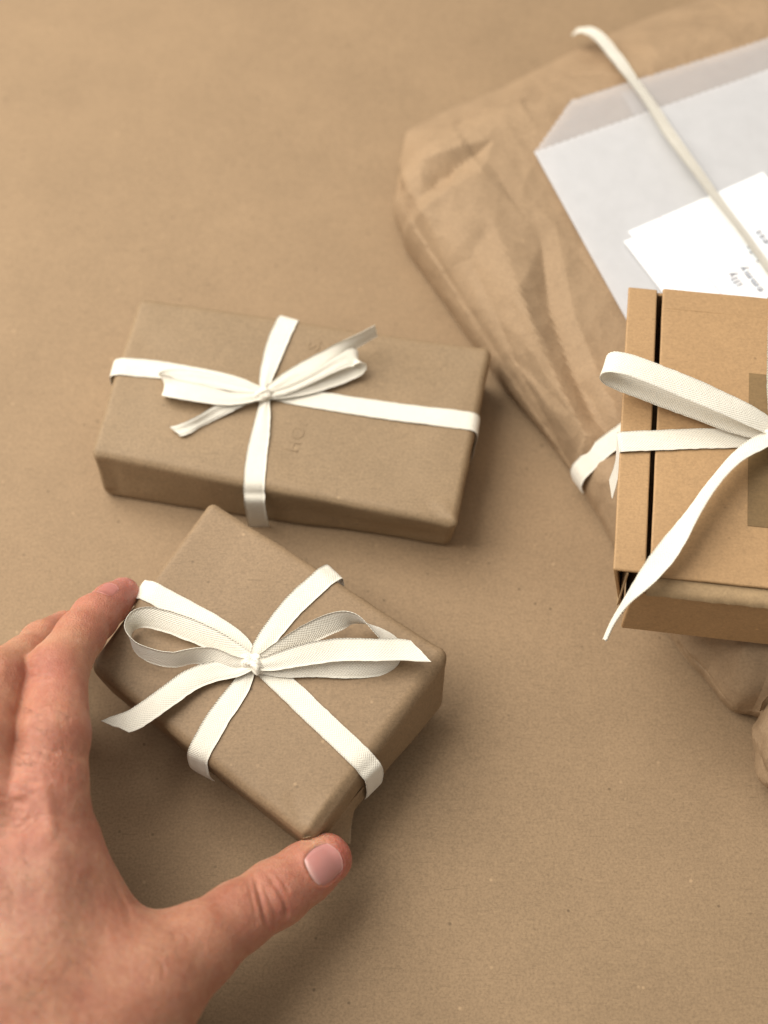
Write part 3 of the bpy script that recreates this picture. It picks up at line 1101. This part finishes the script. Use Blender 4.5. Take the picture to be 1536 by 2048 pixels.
def build_glassine():
    Z = 43.6

    def p(x, y, z=Z):
        return at(x, y, z)[:2]
    e = p(1250, 635) - p(1068, 303)
    far = p(1536, 73) - p(1144, 199)
    # left edge runs under the cardboard box; right side leaves the picture
    l0, l1 = p(1068, 303), p(1068, 303) + e * 1.45
    back = serrate(p(1142, 201), p(1068, 303)) + [l0, l1, l1 + far * 1.45, p(1142, 201) + far * 1.45] + \
        serrate(p(1142, 201) + far * 1.45, p(1142, 201))
    fr1 = p(1068, 305) + (p(1536, 139) - p(1068, 305)) * 1.3
    front = [p(1068, 305), l1, l1 + far * 1.45] + serrate(fr1, p(1068, 305))[0:]

    def wav(P):
        return noise(P, 45, 61) * .5 + noise(P, 16, 62) * .18
    g = thing('glassine_bag', 'translucent white glassine paper bag with serrated mouth lying on the parcel', 'paper bag', V(*(p(1250, 420)), Z - 1))
    flat_shape('back_sheet', back, Z, .08, GLASS, g, zfun=wav)
    flat_shape('front_sheet', front, Z + .7, .08, GLASS_FRONT, g, zfun=wav)
    # glued seam strip that shows as a paler band
    s0, s1 = p(1243, 186), p(1285, 168)
    flat_shape('glued_seam', [s0, s0 + e * 1.0, s1 + e * 1.0, s1], Z - .35, .06, GLASS, g, zfun=wav)


build_glassine()


def build_cards():
    Z = 45.6

    def card(c0, dz, label, w, h):
        a = at(c0[0], c0[1], Z + dz)
        t = unit((at(1536, 340, Z) - at(1255, 465, Z)))          # along the far short edge
        s = unit((at(1300, 570, Z) - at(1247, 480, Z)))          # along the left (header) edge
        s = s - t * (s @ t)
        s = unit(s)
        q = [a, a + s * w, a + s * w + t * h, a + t * h]
        base = (q[0] + q[2]) / 2

        def crv(P):
            d = (P[:, :2] - a[:2]) @ t[:2]
            return .5 * (np.clip(1 - d / 60, 0, 1)) ** 2
        o = flat_shape('index_card', [v[:2] for v in q], Z + dz, .25, CARD, None, base - V(0, 0, .2), zfun=crv)
        tag(o, label, 'index card', 'index cards on the glassine bag')
        return o, a, s, t, q
    card((1247, 484), 0.0, 'lower white index card, its corner peeping out under the typed card', 127, 76)
    o, a, s, t, q = card((1256, 464), .75, 'upper white index card with typed lines and a red rule', 127, 76)
    zt = V(0, 0, .33)
    # printed rules: a red one under the header edge, blue ones after
    for k in range(6):
        off = 17.5 + 8.6 * k
        p0, p1 = a + t * off + s * .3, a + t * off + s * 126
        lift = V(0, 0, .5 * max(0, 1 - off / 60) ** 2)
        wdt = .55 if k == 0 else .4
        v = [p0 + zt + lift, p1 + zt + lift, p1 + t * wdt + zt + lift, p0 + t * wdt + zt + lift]
        mesh_obj('ruled_line', v, [[0, 1, 2, 3]], RED if k == 0 else BLUE, o)
    # typed text, read from the near end towards the far end; only line ends show beside the box
    rd = -s
    for (x, y, txt) in ((1470, 558, 'illy'), (1502, 558, 'emmy'), (1511, 508, '4-1t'), (1523, 474, 'ess')):
        lettering('typed_lettering', txt, at(x, y, Z + 1.35), rd, 5.6, INK, o, depth=.05, spacing=1.25)


build_cards()


# ------------------------------------------------------------------ cardboard mailer box
def prism(name, quad, h, mat, parent, r=0.8, seg=3, amp=.12, seed=0, n=14):
    q = [np.asarray(v, float) for v in quad]
    P, f = rounded_block(q + [v - V(0, 0, h) for v in q], r, n=n, amp=amp, seed=seed)
    return mesh_obj(name, P, f, mat, parent)


def build_carton():
    zt, H = 84.0, 41.0
    c = lambda x, y, z=zt: at(x, y, z)
    # axes of the box from its visible edges
    BL, FL = c(1257, 573), c(1227, 1138)
    ey = unit(BL - FL)                                  # towards the back
    depth = np.linalg.norm(BL - FL)
    ex = unit((c(1536, 586) - c(1325, 570)))
    ex = unit(ex - ey * (ex @ ey))
    LEN = 150.0
    O = FL                                              # front left upper corner

    def q(x, y, z=0.0):
        return O + ex * x + ey * y + V(0, 0, z)
    base = q(LEN / 2, depth / 2, -H)
    g = thing('cardboard_box', 'brown corrugated cardboard mailer box with cream bow on top of the parcel', 'cardboard box', base)
    rw = 12.3                                           # width of the rolled side wall
    # rolled double side wall: outer face, top fold and inner face, open at the front end
    t = 1.5
    prism('side_wall_top', [q(0, depth), q(rw, depth), q(rw, 0), q(0, 0)], 1.6, CARTON, g, r=.75, seed=31, n=24)
    so = [q(.1, depth - .3, -1.7), q(t, depth - .3, -1.7), q(t, .4, -1.7), q(.1, .4, -1.7)]
    P, f = rounded_block(so + [v + V(0, 0, 1.7 - H) + ex * 8.0 for v in so], .5, n=14, amp=.12, seed=32)
    mesh_obj('side_wall_outer', P, f, CARTON, g)
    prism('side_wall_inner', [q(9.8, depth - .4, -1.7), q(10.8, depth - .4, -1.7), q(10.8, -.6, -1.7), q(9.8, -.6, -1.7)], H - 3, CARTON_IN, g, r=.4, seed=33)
    prism('tuck_flap', [q(5.2, 18, -2.0), q(6.0, 18, -2.0), q(6.2, -.4, -2.0), q(5.4, -.4, -2.0)], H * .72, CARTON_RAW, g, r=.3, seed=34)
    # lid
    lx0 = rw + 2.2
    fy = -1.2
    lid = prism('lid', [q(lx0, depth + .6, .5), q(LEN, depth + .6, .5), q(LEN, fy, .3), q(lx0 - .6, fy, .3)], 1.7, CARTON, g, r=.8, seed=35, n=34)
    # pressed score line along the far edge of the lid
    prism('lid_fold', [q(lx0 + 1, depth - 9.6, .62), q(LEN, depth - 9.6, .62), q(LEN, depth - 9.9, .62), q(lx0 + 1, depth - 9.9, .62)], .5, CARTON, lid, r=.1, n=6)
    prism('printed_label', [q(50.8, depth * .684 + 4, .72), q(LEN - 20, depth * .684 + 4, .72), q(LEN - 20, 24.6, .62), q(50.6, 24.6, .62)], .16, PRINT, lid, r=.06, amp=.0, n=6)
    # front: folded-over upper lip with rough cut edge, then the face below it
    prism('front_wall', [q(rw - 3.4, -1.9, -1.9), q(LEN, -1.9, -1.9), q(LEN, -7.0, -4.6), q(rw - 3.9, -6.4, -4.2)], H - 5.5, CARTON, g, r=1.0, seed=36, n=30)
    # lip
    n_ = 120
    xs = np.linspace(rw + 1.0, LEN, n_)
    jag = noise(np.stack([xs, xs * 0, xs * 0], 1), 1.6, 5) * .2 + noise(np.stack([xs, xs * 0, xs * 0], 1), .8, 6) * .16
    up = np.array([q(x, -1.0, -1.6) for x in xs])
    mid = np.array([q(x, -4.6 + j * .3, -2.6) for x, j in zip(xs, jag)])
    lo = np.array([q(x, -7.6 + j, -4.35 + j * .2) for x, j in zip(xs, jag)])
    lo2 = lo - V(0, 0, .9) + ey * .4
    mesh_obj('front_lip', np.vstack([up, mid, lo, lo2]), grid_faces(4, n_, 0, False), CARTON_RAW, g)
    prism('bottom_panel', [q(10, depth - 1, -H + 1.6), q(LEN, depth - 1, -H + 1.6), q(LEN, -4.6, -H + 1.6), q(10, -4.6, -H + 1.6)], 1.5, CARTON, g, r=.5, n=8)
    prism('back_wall', [q(9.8, depth - .2, -1.9), q(LEN, depth - .2, -1.9), q(LEN, depth - 1.7, -1.9), q(9.8, depth - 1.7, -1.9)], H - 2, CARTON, g, r=.5, n=10)
    prism('right_wall', [q(LEN - 1.5, depth - 2, -1.9), q(LEN - .05, depth - 2, -1.9), q(LEN - .05, -5, -1.9), q(LEN - 1.5, -5, -1.9)], H - 2, CARTON, g, r=.5, n=8)

    # cotton tape: along the lid and down the left side
    top = Top([BL, FL, c(1536, 1160), c(1536, 590)])
    top.k[2] += .9
    band('ribbon_band', top, [(1244, 883, 1.0), (1300, 881, 1.0), (1400, 877, 1.0), (1490, 876, .9), (1548, 868, .6, 1)], g, (True, False), H, seed=41, r=1.2, flare=(-3.2, 0))
    # second band over the lid, front to back, right at the edge of the picture
    kx = 1556
    band('ribbon_band', top, [(kx, 872, .6, 1), (kx + 8, 960, 1), (kx + 6, 1150, 1.0)], g, (False, True), H, seed=42, r=4)
    band('ribbon_band', top, [(kx, 862, .6, 1), (kx, 780, 1), (kx + 4, 600, 1.0)], g, (False, True), H, seed=43, r=2)
    # upright loop: lower strand out, upper strand back, constant width direction
    st = [(1550, 868, 5), (1500, 858, 4), (1440, 836, 4), (1370, 808, 5), (1300, 782, 6.5), (1245, 762, 8), (1216, 748, 10.5), (1207, 734, 14.5), (1222, 724, 18.5), (1262, 731, 19.5), (1320, 753, 18.5), (1400, 786, 16), (1480, 822, 12), (1530, 848, 8), (1552, 866, 5)]
    P = np.array([top.at(*s_) for s_ in st])
    wdir = unit(V(.34, .94, 0.05))
    wl = np.tile(wdir, (len(st), 1))
    tape('bow_loop', P, wl, g, [.6, .85, 1, 1.08, 1.1, 1.1, 1.1, 1.1, 1.1, 1.1, 1.1, 1.1, 1.05, .85, .6], seed=44)
    free_tape('ribbon_tail', top, [(1552, 868, 7, 10, .7), (1515, 888, 8, 25, .95), (1470, 920, 9, 45, 1), (1425, 970, 9.5, 56, 1), (1385, 1028, 9, 52, 1), (1345, 1088, 8, 26, 1),
                                   (1318, 1124, 6, 18, 1), (1287, 1163, 3, 32, .9), (1254, 1202, -2, 60, .72), (1227, 1242, -7, 70, .55), (1209, 1280, -11, 74, .5)], g, seed=45)
    # the other loop and tail, beyond the picture edge
    st = [(1556, 868, 5), (1620, 880, 5), (1720, 905, 7), (1790, 915, 12), (1760, 895, 18), (1660, 870, 16), (1560, 862, 6)]
    P = np.array([top.at(*s_) for s_ in st])
    tape('bow_loop', P, np.tile(unit(V(-.1, 1, 0)), (len(st), 1)), g, [.6, .9, 1, 1, 1, .9, .6], seed=46)
    knot_mesh('knot', top.at(1557, 866, 6), g, 4.4, seed=5, ang=.2)


build_carton()


# ------------------------------------------------------------------ the hand
def J(x, y, z, r):
    return (at(x, y, z), r)


THUMB = [J(150, 2120, 62, 24), J(290, 1985, 56, 20), J(395, 1893, 47, 15.2), J(470, 1838, 41, 12.6), J(552, 1786, 34, 12.4), J(610, 1746, 30.5, 11.0), J(652, 1718, 28, 9.8)]
INDEX = [J(88, 1590, 72, 14.5), J(106, 1470, 74, 13.2), J(113, 1345, 66, 11.6), J(160, 1270, 55, 9.6), J(188, 1236, 47, 9.2), J(222, 1206, 39, 7.9), J(247, 1186, 34, 6.6)]
MIDDLE = [J(-52, 1625, 78, 15), J(-40, 1480, 80, 13), J(-8, 1365, 72, 11.8), J(55, 1320, 50, 9.8), J(85, 1290, 36, 9.4), J(130, 1262, 22, 8.6)]
RING = [J(-165, 1680, 72, 14.5), J(-160, 1550, 74, 13.5), J(-125, 1430, 64, 12), J(-50, 1425, 48, 11), J(20, 1430, 32, 10.5), J(78, 1440, 16, 9.5)]  # unseen curl of ring and little fingers, shaped to block light under the index
LITTLE = [J(-270, 1770, 56, 14), J(-265, 1670, 54, 12), J(-240, 1590, 46, 11), J(-150, 1590, 32, 10), J(-70, 1590, 20, 9.5), J(10, 1570, 13, 9)]
PALM = [
    [J(88, 1590, 70, 15), J(80, 1760, 70, 19), J(60, 1990, 68, 22), J(30, 2230, 64, 25)],
    [J(-52, 1625, 72, 15), J(-60, 1800, 72, 18), J(-60, 2000, 70, 22), J(-60, 2230, 64, 25)],
    [J(-165, 1680, 68, 14), J(-180, 1850, 64, 19), J(-160, 2050, 56, 22), J(-130, 2240, 56, 24)],
    [J(-270, 1770, 52, 14), J(-270, 1930, 46, 19), J(-240, 2100, 44, 21)],
    [J(-60, 1780, 40, 20), J(-40, 1980, 38, 26), J(-30, 2200, 40, 26)],
    [J(-240, 1900, 20, 18), J(-200, 2100, 24, 20), J(-160, 2240, 34, 24)],
    [J(-30, 2230, 60, 29), J(-40, 2500, 58, 29), J(-60, 2900, 60, 32)],
    [J(-100, 2230, 56, 28), J(-110, 2500, 56, 29), J(-130, 2900, 58, 32)],
]
WEB = [
    [J(150, 1690, 60, 9), J(190, 1800, 56, 10), J(245, 1880, 53, 11), J(310, 1900, 50, 10)],
    [J(120, 1800, 62, 15), J(180, 1930, 60, 18), J(230, 2020, 58, 18)],
    [J(0, 1660, 66, 12), J(0, 1900, 66, 16)],
]


def cone_sd(p, a, ra, b, rb):
    ba = b - a
    l2 = ba @ ba
    t = np.clip(((p - a) @ ba) / l2, 0, 1)
    return np.linalg.norm(p - a - t[:, None] * ba, axis=1) - (ra + (rb - ra) * t)


def chain_sd(p, ch, k=3.0):
    d = None
    for (a, ra), (b, rb) in zip(ch[:-1], ch[1:]):
        e = cone_sd(p, a, ra, b, rb)
        d = e if d is None else smin(d, e, k)
    return d


def smin(a, b, k):
    h = np.clip(.5 + .5 * (b - a) / k, 0, 1)
    return b + (a - b) * h - k * h * (1 - h)


def hand_sd(p):
    palm = None
    for ch in PALM:
        e = chain_sd(p, ch, 6)
        palm = e if palm is None else smin(palm, e, 13)
    for ch in WEB:
        palm = smin(palm, chain_sd(p, ch, 6), 12)
    d = smin(palm, chain_sd(p, THUMB, 4), 11)
    f = chain_sd(p, INDEX, 3)
    fm = chain_sd(p, MIDDLE, 3)
    fr = chain_sd(p, RING, 3)
    fl = chain_sd(p, LITTLE, 3)
    fing = smin(smin(f, fm, 2.0), smin(fr, fl, 2.0), 2.0)
    d = smin(d, fing, 7)
    # swelling of the finger pads, knuckle heads
    return d


def surface_nets(fn, lo, hi, h):
    nx, ny, nz = [int(math.ceil((b - a) / h)) + 1 for a, b in zip(lo, hi)]
    xs, ys, zs = [lo[k] + h * np.arange(n) for k, n in enumerate((nx, ny, nz))]
    S = np.empty((nx, ny, nz), np.float32)
    # coarse pass on every fourth node, exact values only near the surface
    st = 4
    cx, cy, cz = xs[::st], ys[::st], zs[::st]
    G = np.stack(np.meshgrid(cx, cy, cz, indexing='ij'), -1).reshape(-1, 3)
    Sc = fn(G).reshape(len(cx), len(cy), len(cz))
    nr = lambda n, m: np.minimum((np.arange(n) + st // 2) // st, m - 1)
    S[:] = Sc[np.ix_(nr(nx, len(cx)), nr(ny, len(cy)), nr(nz, len(cz)))]
    I0 = np.argwhere(np.abs(S) < st * h * 1.5)
    for k in range(0, len(I0), 200000):
        ii = I0[k:k + 200000]
        S[tuple(ii.T)] = fn(lo + ii * h)
    ins = S < 0
    cnt = np.zeros((nx - 1, ny - 1, nz - 1), np.int8)
    for a in (0, 1):
        for b in (0, 1):
            for c in (0, 1):
                cnt += ins[a:nx - 1 + a, b:ny - 1 + b, c:nz - 1 + c]
    act = (cnt > 0) & (cnt < 8)
    idx = -np.ones(act.shape, np.int64)
    idx[act] = np.arange(act.sum())
    I = np.argwhere(act)
    P = lo + (I + .5) * h
    faces = []
    for ax in range(3):
        o1, o2 = [(1, 2), (2, 0), (0, 1)][ax]
        sl0 = [slice(None)] * 3
        sl1 = [slice(None)] * 3
        sl0[ax], sl1[ax] = slice(0, -1), slice(1, None)
        a, b = ins[tuple(sl0)], ins[tuple(sl1)]
        cr = np.argwhere(a != b)
        ok = (cr[:, o1] > 0) & (cr[:, o2] > 0) & (cr[:, o1] < S.shape[o1] - 1) & (cr[:, o2] < S.shape[o2] - 1)
        cr = cr[ok]
        sgn = a[tuple(cr.T)]
        e1, e2 = np.eye(3, dtype=int)[o1], np.eye(3, dtype=int)[o2]
        qd = np.stack([idx[tuple((cr - e1 - e2).T)], idx[tuple((cr - e2).T)], idx[tuple(cr.T)], idx[tuple((cr - e1).T)]], 1)
        qd[~sgn] = qd[~sgn][:, ::-1]
        faces.append(qd)
    return P, np.vstack(faces)


def grad(fn, p, e=.25):
    g = np.zeros_like(p)
    for k in range(3):
        d = np.zeros(3)
        d[k] = e
        g[:, k] = fn(p + d) - fn(p - d)
    return g / (2 * e)


def project(fn, P, it=3):
    for _ in range(it):
        g = grad(fn, P)
        P = P - unit(g) * (fn(P) / (np.linalg.norm(g, axis=1) + 1e-6)).clip(-1.5, 1.5)[:, None]
    return P


def subdivide(P, F):
    E = np.sort(np.concatenate([F[:, [0, 1]], F[:, [1, 2]], F[:, [2, 3]], F[:, [3, 0]]]), axis=1)
    key = E[:, 0] * (len(P) + 1) + E[:, 1]
    u, first, inv = np.unique(key, return_index=True, return_inverse=True)
    inv = inv.ravel()
    em = (P[E[first, 0]] + P[E[first, 1]]) / 2
    fc = P[F].mean(1)
    n, ne, nf = len(P), len(em), len(F)
    e = [n + inv[k * nf:(k + 1) * nf] for k in range(4)]
    c = n + ne + np.arange(nf)
    Fn = np.concatenate([np.stack([F[:, k], e[k], c, e[k - 1]], 1) for k in range(4)])
    return np.vstack([P, em, fc]), Fn


def build_hand():
    lo, hi = V(-285, -300, 0), V(5, -35, 112)
    hi[0] = at(720, 1700, 30)[0]
    P, F = surface_nets(hand_sd, lo, hi, 1.35)
    P = project(hand_sd, P, 4)
    P, F = subdivide(P, F)
    P = project(hand_sd, P, 2)
    nw = unit(grad(hand_sd, P))

    from mathutils.bvhtree import BVHTree
    bvh = BVHTree.FromPolygons(P.tolist(), F.tolist())

    def on(x, y):
        """point on the skin seen at photo pixel x, y"""
        return surf_hit(bvh, x, y, 0.0)
    disp = np.zeros(len(P))

    def groove(pl, depth, w):
        nonlocal disp
        pp = [on(x, y) for x, y in pl]
        pp = np.array([v for v in pp if v is not None])
        if len(pp) < 2:
            return
        if len(pp) > 2:
            pp = catmull(pp, 4)
        lo_, hi_ = pp.min(0) - 4 * w, pp.max(0) + 4 * w
        sel = np.where(((P > lo_) & (P < hi_)).all(1))[0]
        if len(sel) == 0:
            return
        d = poly_dist(P[sel], pp)
        L = np.linalg.norm(pp[-1] - pp[0]) + 1e-6
        t = ((P[sel] - pp[0]) @ (pp[-1] - pp[0])) / L ** 2
        fade = np.clip(np.minimum(t, 1 - t) * 5 + .25, 0, 1)
        disp[sel] += (1.15 if depth < 0 else 1.2) * depth * np.exp(-(d / w) ** 2) * fade

    # thumb joint creases
    groove([(508, 1752), (520, 1790), (530, 1835), (537, 1862)], -.95, 1.0)
    groove([(535, 1748), (556, 1780), (570, 1808), (574, 1838)], -.85, .9)
    groove([(522, 1765), (540, 1800), (552, 1840)], -.35, .8)
    groove([(548, 1742), (566, 1762), (580, 1790)], -.4, .7)
    groove([(495, 1760), (505, 1800), (512, 1850)], -.35, .8)
    groove([(548, 1770), (560, 1800), (560, 1830)], .35, 1.5)
    # wrinkles over the thumb's lower joint
    rw_ = np.random.default_rng(3)
    for k in range(26):
        x0, y0 = 300 + rw_.uniform(0, 130), 1890 + rw_.uniform(-14, 62)
        y0 -= (x0 - 300) * .38
        a_ = rw_.normal(1.25, .5)
        ln = rw_.uniform(14, 30)
        groove([(x0, y0), (x0 + math.cos(a_) * ln, y0 + math.sin(a_) * ln)], -rw_.uniform(.08, .2), .7)
    # criss-cross skin lines on the back of the index finger and the hand
    for k in range(70):
        x0, y0 = rw_.uniform(30, 150), rw_.uniform(1400, 1560)
        a_ = rw_.normal(.2, .5) if k % 2 else rw_.normal(1.2, .4)
        ln = rw_.uniform(10, 26)
        groove([(x0, y0), (x0 + math.cos(a_) * ln, y0 + math.sin(a_) * ln)], -rw_.uniform(.06, .16), .7)
    # web folds
    groove([(262, 1800), (295, 1818), (340, 1820)], -.5, 1.6)
    groove([(240, 1850), (280, 1838), (330, 1832)], -.25, 1.4)
    groove([(225, 1760), (250, 1810), (262, 1840)], -.3, 1.5)
    # side of the index finger, joint folds on the inner side
    groove([(178, 1512), (168, 1512), (158, 1518)], -.25, 1.4)
    groove([(190, 1645), (180, 1640), (165, 1630)], -.25, 1.4)
    # index middle knuckle
    groove([(56, 1336), (72, 1333), (90, 1338)], -.45, .7)
    groove([(54, 1354), (76, 1351), (106, 1352)], -.5, .75)
    groove([(60, 1318), (80, 1311), (100, 1318)], -.35, .7)
    groove([(60, 1366), (84, 1364), (104, 1368)], -.3, .7)
    groove([(60, 1344), (80, 1342)], .3, 1.6)
    # big knuckle wrinkles
    for (pl, dp) in (([(20, 1540), (45, 1545), (80, 1548)], -.35), ([(14, 1553), (45, 1562), (85, 1566)], -.4), ([(8, 1566), (40, 1580), (70, 1590)], -.45),
                     ([(0, 1590), (28, 1600), (55, 1612)], -.55), ([(2, 1606), (25, 1622), (50, 1628)], -.45), ([(0, 1625), (30, 1640), (70, 1640)], -.4),
                     ([(2, 1650), (30, 1655), (62, 1650)], -.3), ([(45, 1668), (60, 1655), (82, 1632)], -.4), ([(30, 1662), (46, 1648), (66, 1628)], -.3),
                     ([(0, 1672), (24, 1672), (50, 1662)], -.25), ([(22, 1528), (50, 1530), (76, 1536)], -.25)):
        groove(pl, dp, .8)
    # tendon and knuckle ridges
    groove([(78, 1560), (92, 1592), (98, 1625), (104, 1680)], .8, 2.6)
    groove([(96, 1640), (110, 1760), (112, 1880)], .5, 5)
    groove([(30, 1560), (36, 1600)], .9, 4)
    # fine cross-hatching of the skin
    disp += .06 * noise(P, 1.6, 91) + .10 * noise(P, 4.0, 92) + .25 * noise(P, 14, 93)

    # nail bed of the thumb
    tip, ip = THUMB[-1][0], THUMB[4][0]
    ax = unit(tip - ip)
    nc = on(650, 1728)
    nn = unit(grad(hand_sd, nc[None]))[0]
    nn = unit(nn - ax * (nn @ ax) + 0 * nn)
    ac = np.cross(nn, ax)
    rel = P - nc
    s, t, hgt = rel @ ax, rel @ ac, rel @ nn
    hl, hw = 7.6, 7.0
    rr = (np.abs(s / hl) ** 2.6 + np.abs(t / hw) ** 2.6) ** (1 / 2.6)
    near = (hgt > -6) & (rr < 2.2)
    disp = disp + near * (-.45 * np.exp(-((rr - .92) / .10) ** 2) + .40 * np.exp(-((rr - 1.12) / .13) ** 2))
    P2 = P + nw * disp[:, None]
    P2[:, 2] = np.maximum(P2[:, 2], .4)

    # skin colour: redder at tips, joints and knuckles, paler on the back of the hand
    base = V(.44, .215, .130)
    col = np.tile(base, (len(P), 1))

    def blob(c, r, tint, k):
        nonlocal col
        w = np.exp(-(np.linalg.norm(P - c, axis=1) / r) ** 2)[:, None] * k
        col = col * (1 - w) + np.array(tint) * w
    red = (.44, .155, .108)
    blob(INDEX[-1][0], 22, (.42, .15, .125), .85)
    blob(INDEX[4][0], 20, red, .6)
    blob(on(110, 1345), 15, red, .5)
    blob(on(140, 1430), 26, (.44, .18, .118), .5)
    blob(on(50, 1610), 22, red, .45)
    blob(on(670, 1700), 14, (.50, .14, .11), .8)
    blob(on(560, 1800), 17, (.42, .145, .10), .6)
    blob(on(400, 1930), 26, (.38, .16, .10), .5)
    blob(on(630, 1685), 7, (.52, .33, .2), .6)
    blob(on(60, 1780), 30, (.48, .255, .17), .6)
    blob(on(200, 1700), 26, (.42, .19, .13), .4)
    col *= (1 + .10 * noise(P, 6, 95) * 0.6 + .08 * noise(P, 18, 96))[:, None] ** np.array([.6, 1.1, 1.1])
    h = mesh_obj('hand', P2, F, SKIN, None, base=V(INDEX[-1][0][0], INDEX[-1][0][1] - 60, 12), col=col.clip(0, 1))
    tag(h, 'left hand reaching in and gripping the gift box between fingers and thumb', 'hand')

    def nail(c, ax, hl, hw, lift=.2, pale=1.0, tone=(.50, .225, .195)):
        nn = unit(grad(hand_sd, c[None]))[0]
        nn = unit(nn - ax * (nn @ ax))
        ac = np.cross(nn, ax)
        nu, nv = 30, 28
        u, v = np.meshgrid(np.linspace(-1, 1, nu), np.linspace(-1, 1, nv), indexing='ij')
        # squircle map so that the outline is a rounded nail
        x = u * np.sqrt(1 - v * v * .36)
        y = v * np.sqrt(1 - u * u * .36)
        Q = c + ax * (x.ravel() * hl)[:, None] + ac * (y.ravel() * hw)[:, None] + nn * 3
        for _ in range(12):
            Q = Q - nn * (hand_sd(Q) * .8)[:, None]
        edge = np.maximum(np.abs(u), np.abs(v)).ravel()
        free = np.clip((u.ravel() - .55) / .45, 0, 1)
        Q = Q + nn * (lift + .25 * (1 - (y.ravel()) ** 2) - .5 * np.clip((edge - .86) / .14, 0, 1) * (1 - free))[:, None] + nn * (free * .35)[:, None]
        ccol = np.tile(V(*tone), (len(Q), 1))
        lun = pale * np.clip(1 - (u.ravel() + .98) / .36 - .25 * np.abs(v.ravel() - .3), 0, 1)[:, None]
        ccol = ccol * (1 - lun * .75) + V(*tone) * V(1.24, 1.8, 1.8) * lun * .75
        fe = pale * np.clip((u.ravel() - .90) / .08, 0, 1)[:, None]
        ccol = ccol * (1 - fe * .6) + V(*tone) * V(1.25, 1.6, 1.5) * fe * .5
        n = len(Q)
        Q2 = Q - nn * .5
        F_ = grid_faces(nu, nv).tolist() + grid_faces(nu, nv, n, True).tolist()
        ring = [i * nv for i in range(nu)] + [(nu - 1) * nv + j for j in range(1, nv)] + [i * nv + nv - 1 for i in range(nu - 2, -1, -1)] + [j for j in range(nv - 2, 0, -1)]
        F_ += [[ring[k], ring[(k + 1) % len(ring)], ring[(k + 1) % len(ring)] + n, ring[k] + n] for k in range(len(ring))]
        return mesh_obj('nail', np.vstack([Q, Q2]), F_, NAIL, h, col=np.vstack([ccol, ccol]))
    nail(nc, ax, hl, hw)
    # fine dark hairs on the back of the hand and of the index finger
    hv, hf = [], []
    rh = np.random.default_rng(12)
    spots = [(rh.uniform(40, 150), rh.uniform(1400, 1540)) for _ in range(70)] + [(rh.uniform(0, 190), rh.uniform(1690, 2040)) for _ in range(150)]
    for x, y in spots:
        p = on(x, y)
        if p is None:
            continue
        n_ = unit(grad(hand_sd, p[None]))[0]
        d_ = unit(V(rh.normal(-.75, .3), rh.normal(.35, .35), 0))
        d_ = unit(d_ - n_ * (d_ @ n_))
        L_ = rh.uniform(2.5, 6)
        sd_ = np.cross(n_, d_)
        k0 = len(hv)
        for k in range(5):
            t_ = k / 4
            c_ = p + d_ * L_ * t_ + n_ * (.15 + L_ * .28 * t_ * (1 - .55 * t_)) + sd_ * .5 * t_ * t_
            r_ = .045 * (1 - .8 * t_)
            hv += [c_ + sd_ * r_, c_ + n_ * r_, c_ - sd_ * r_]
        for k in range(4):
            for m_ in range(3):
                a_, b_ = k0 + k * 3 + m_, k0 + k * 3 + (m_ + 1) % 3
                hf.append([a_, b_, b_ + 3, a_ + 3])
    hr = mesh_obj('hair', np.array(hv), hf, HAIR, h)
    hr['kind'] = 'stuff'
    axi = unit(INDEX[-1][0] - INDEX[-3][0])
    nail(on(214, 1180), axi, 4.6, 4.0, lift=.05, tone=(.42, .165, .135), pale=.25)
    return h


build_hand()
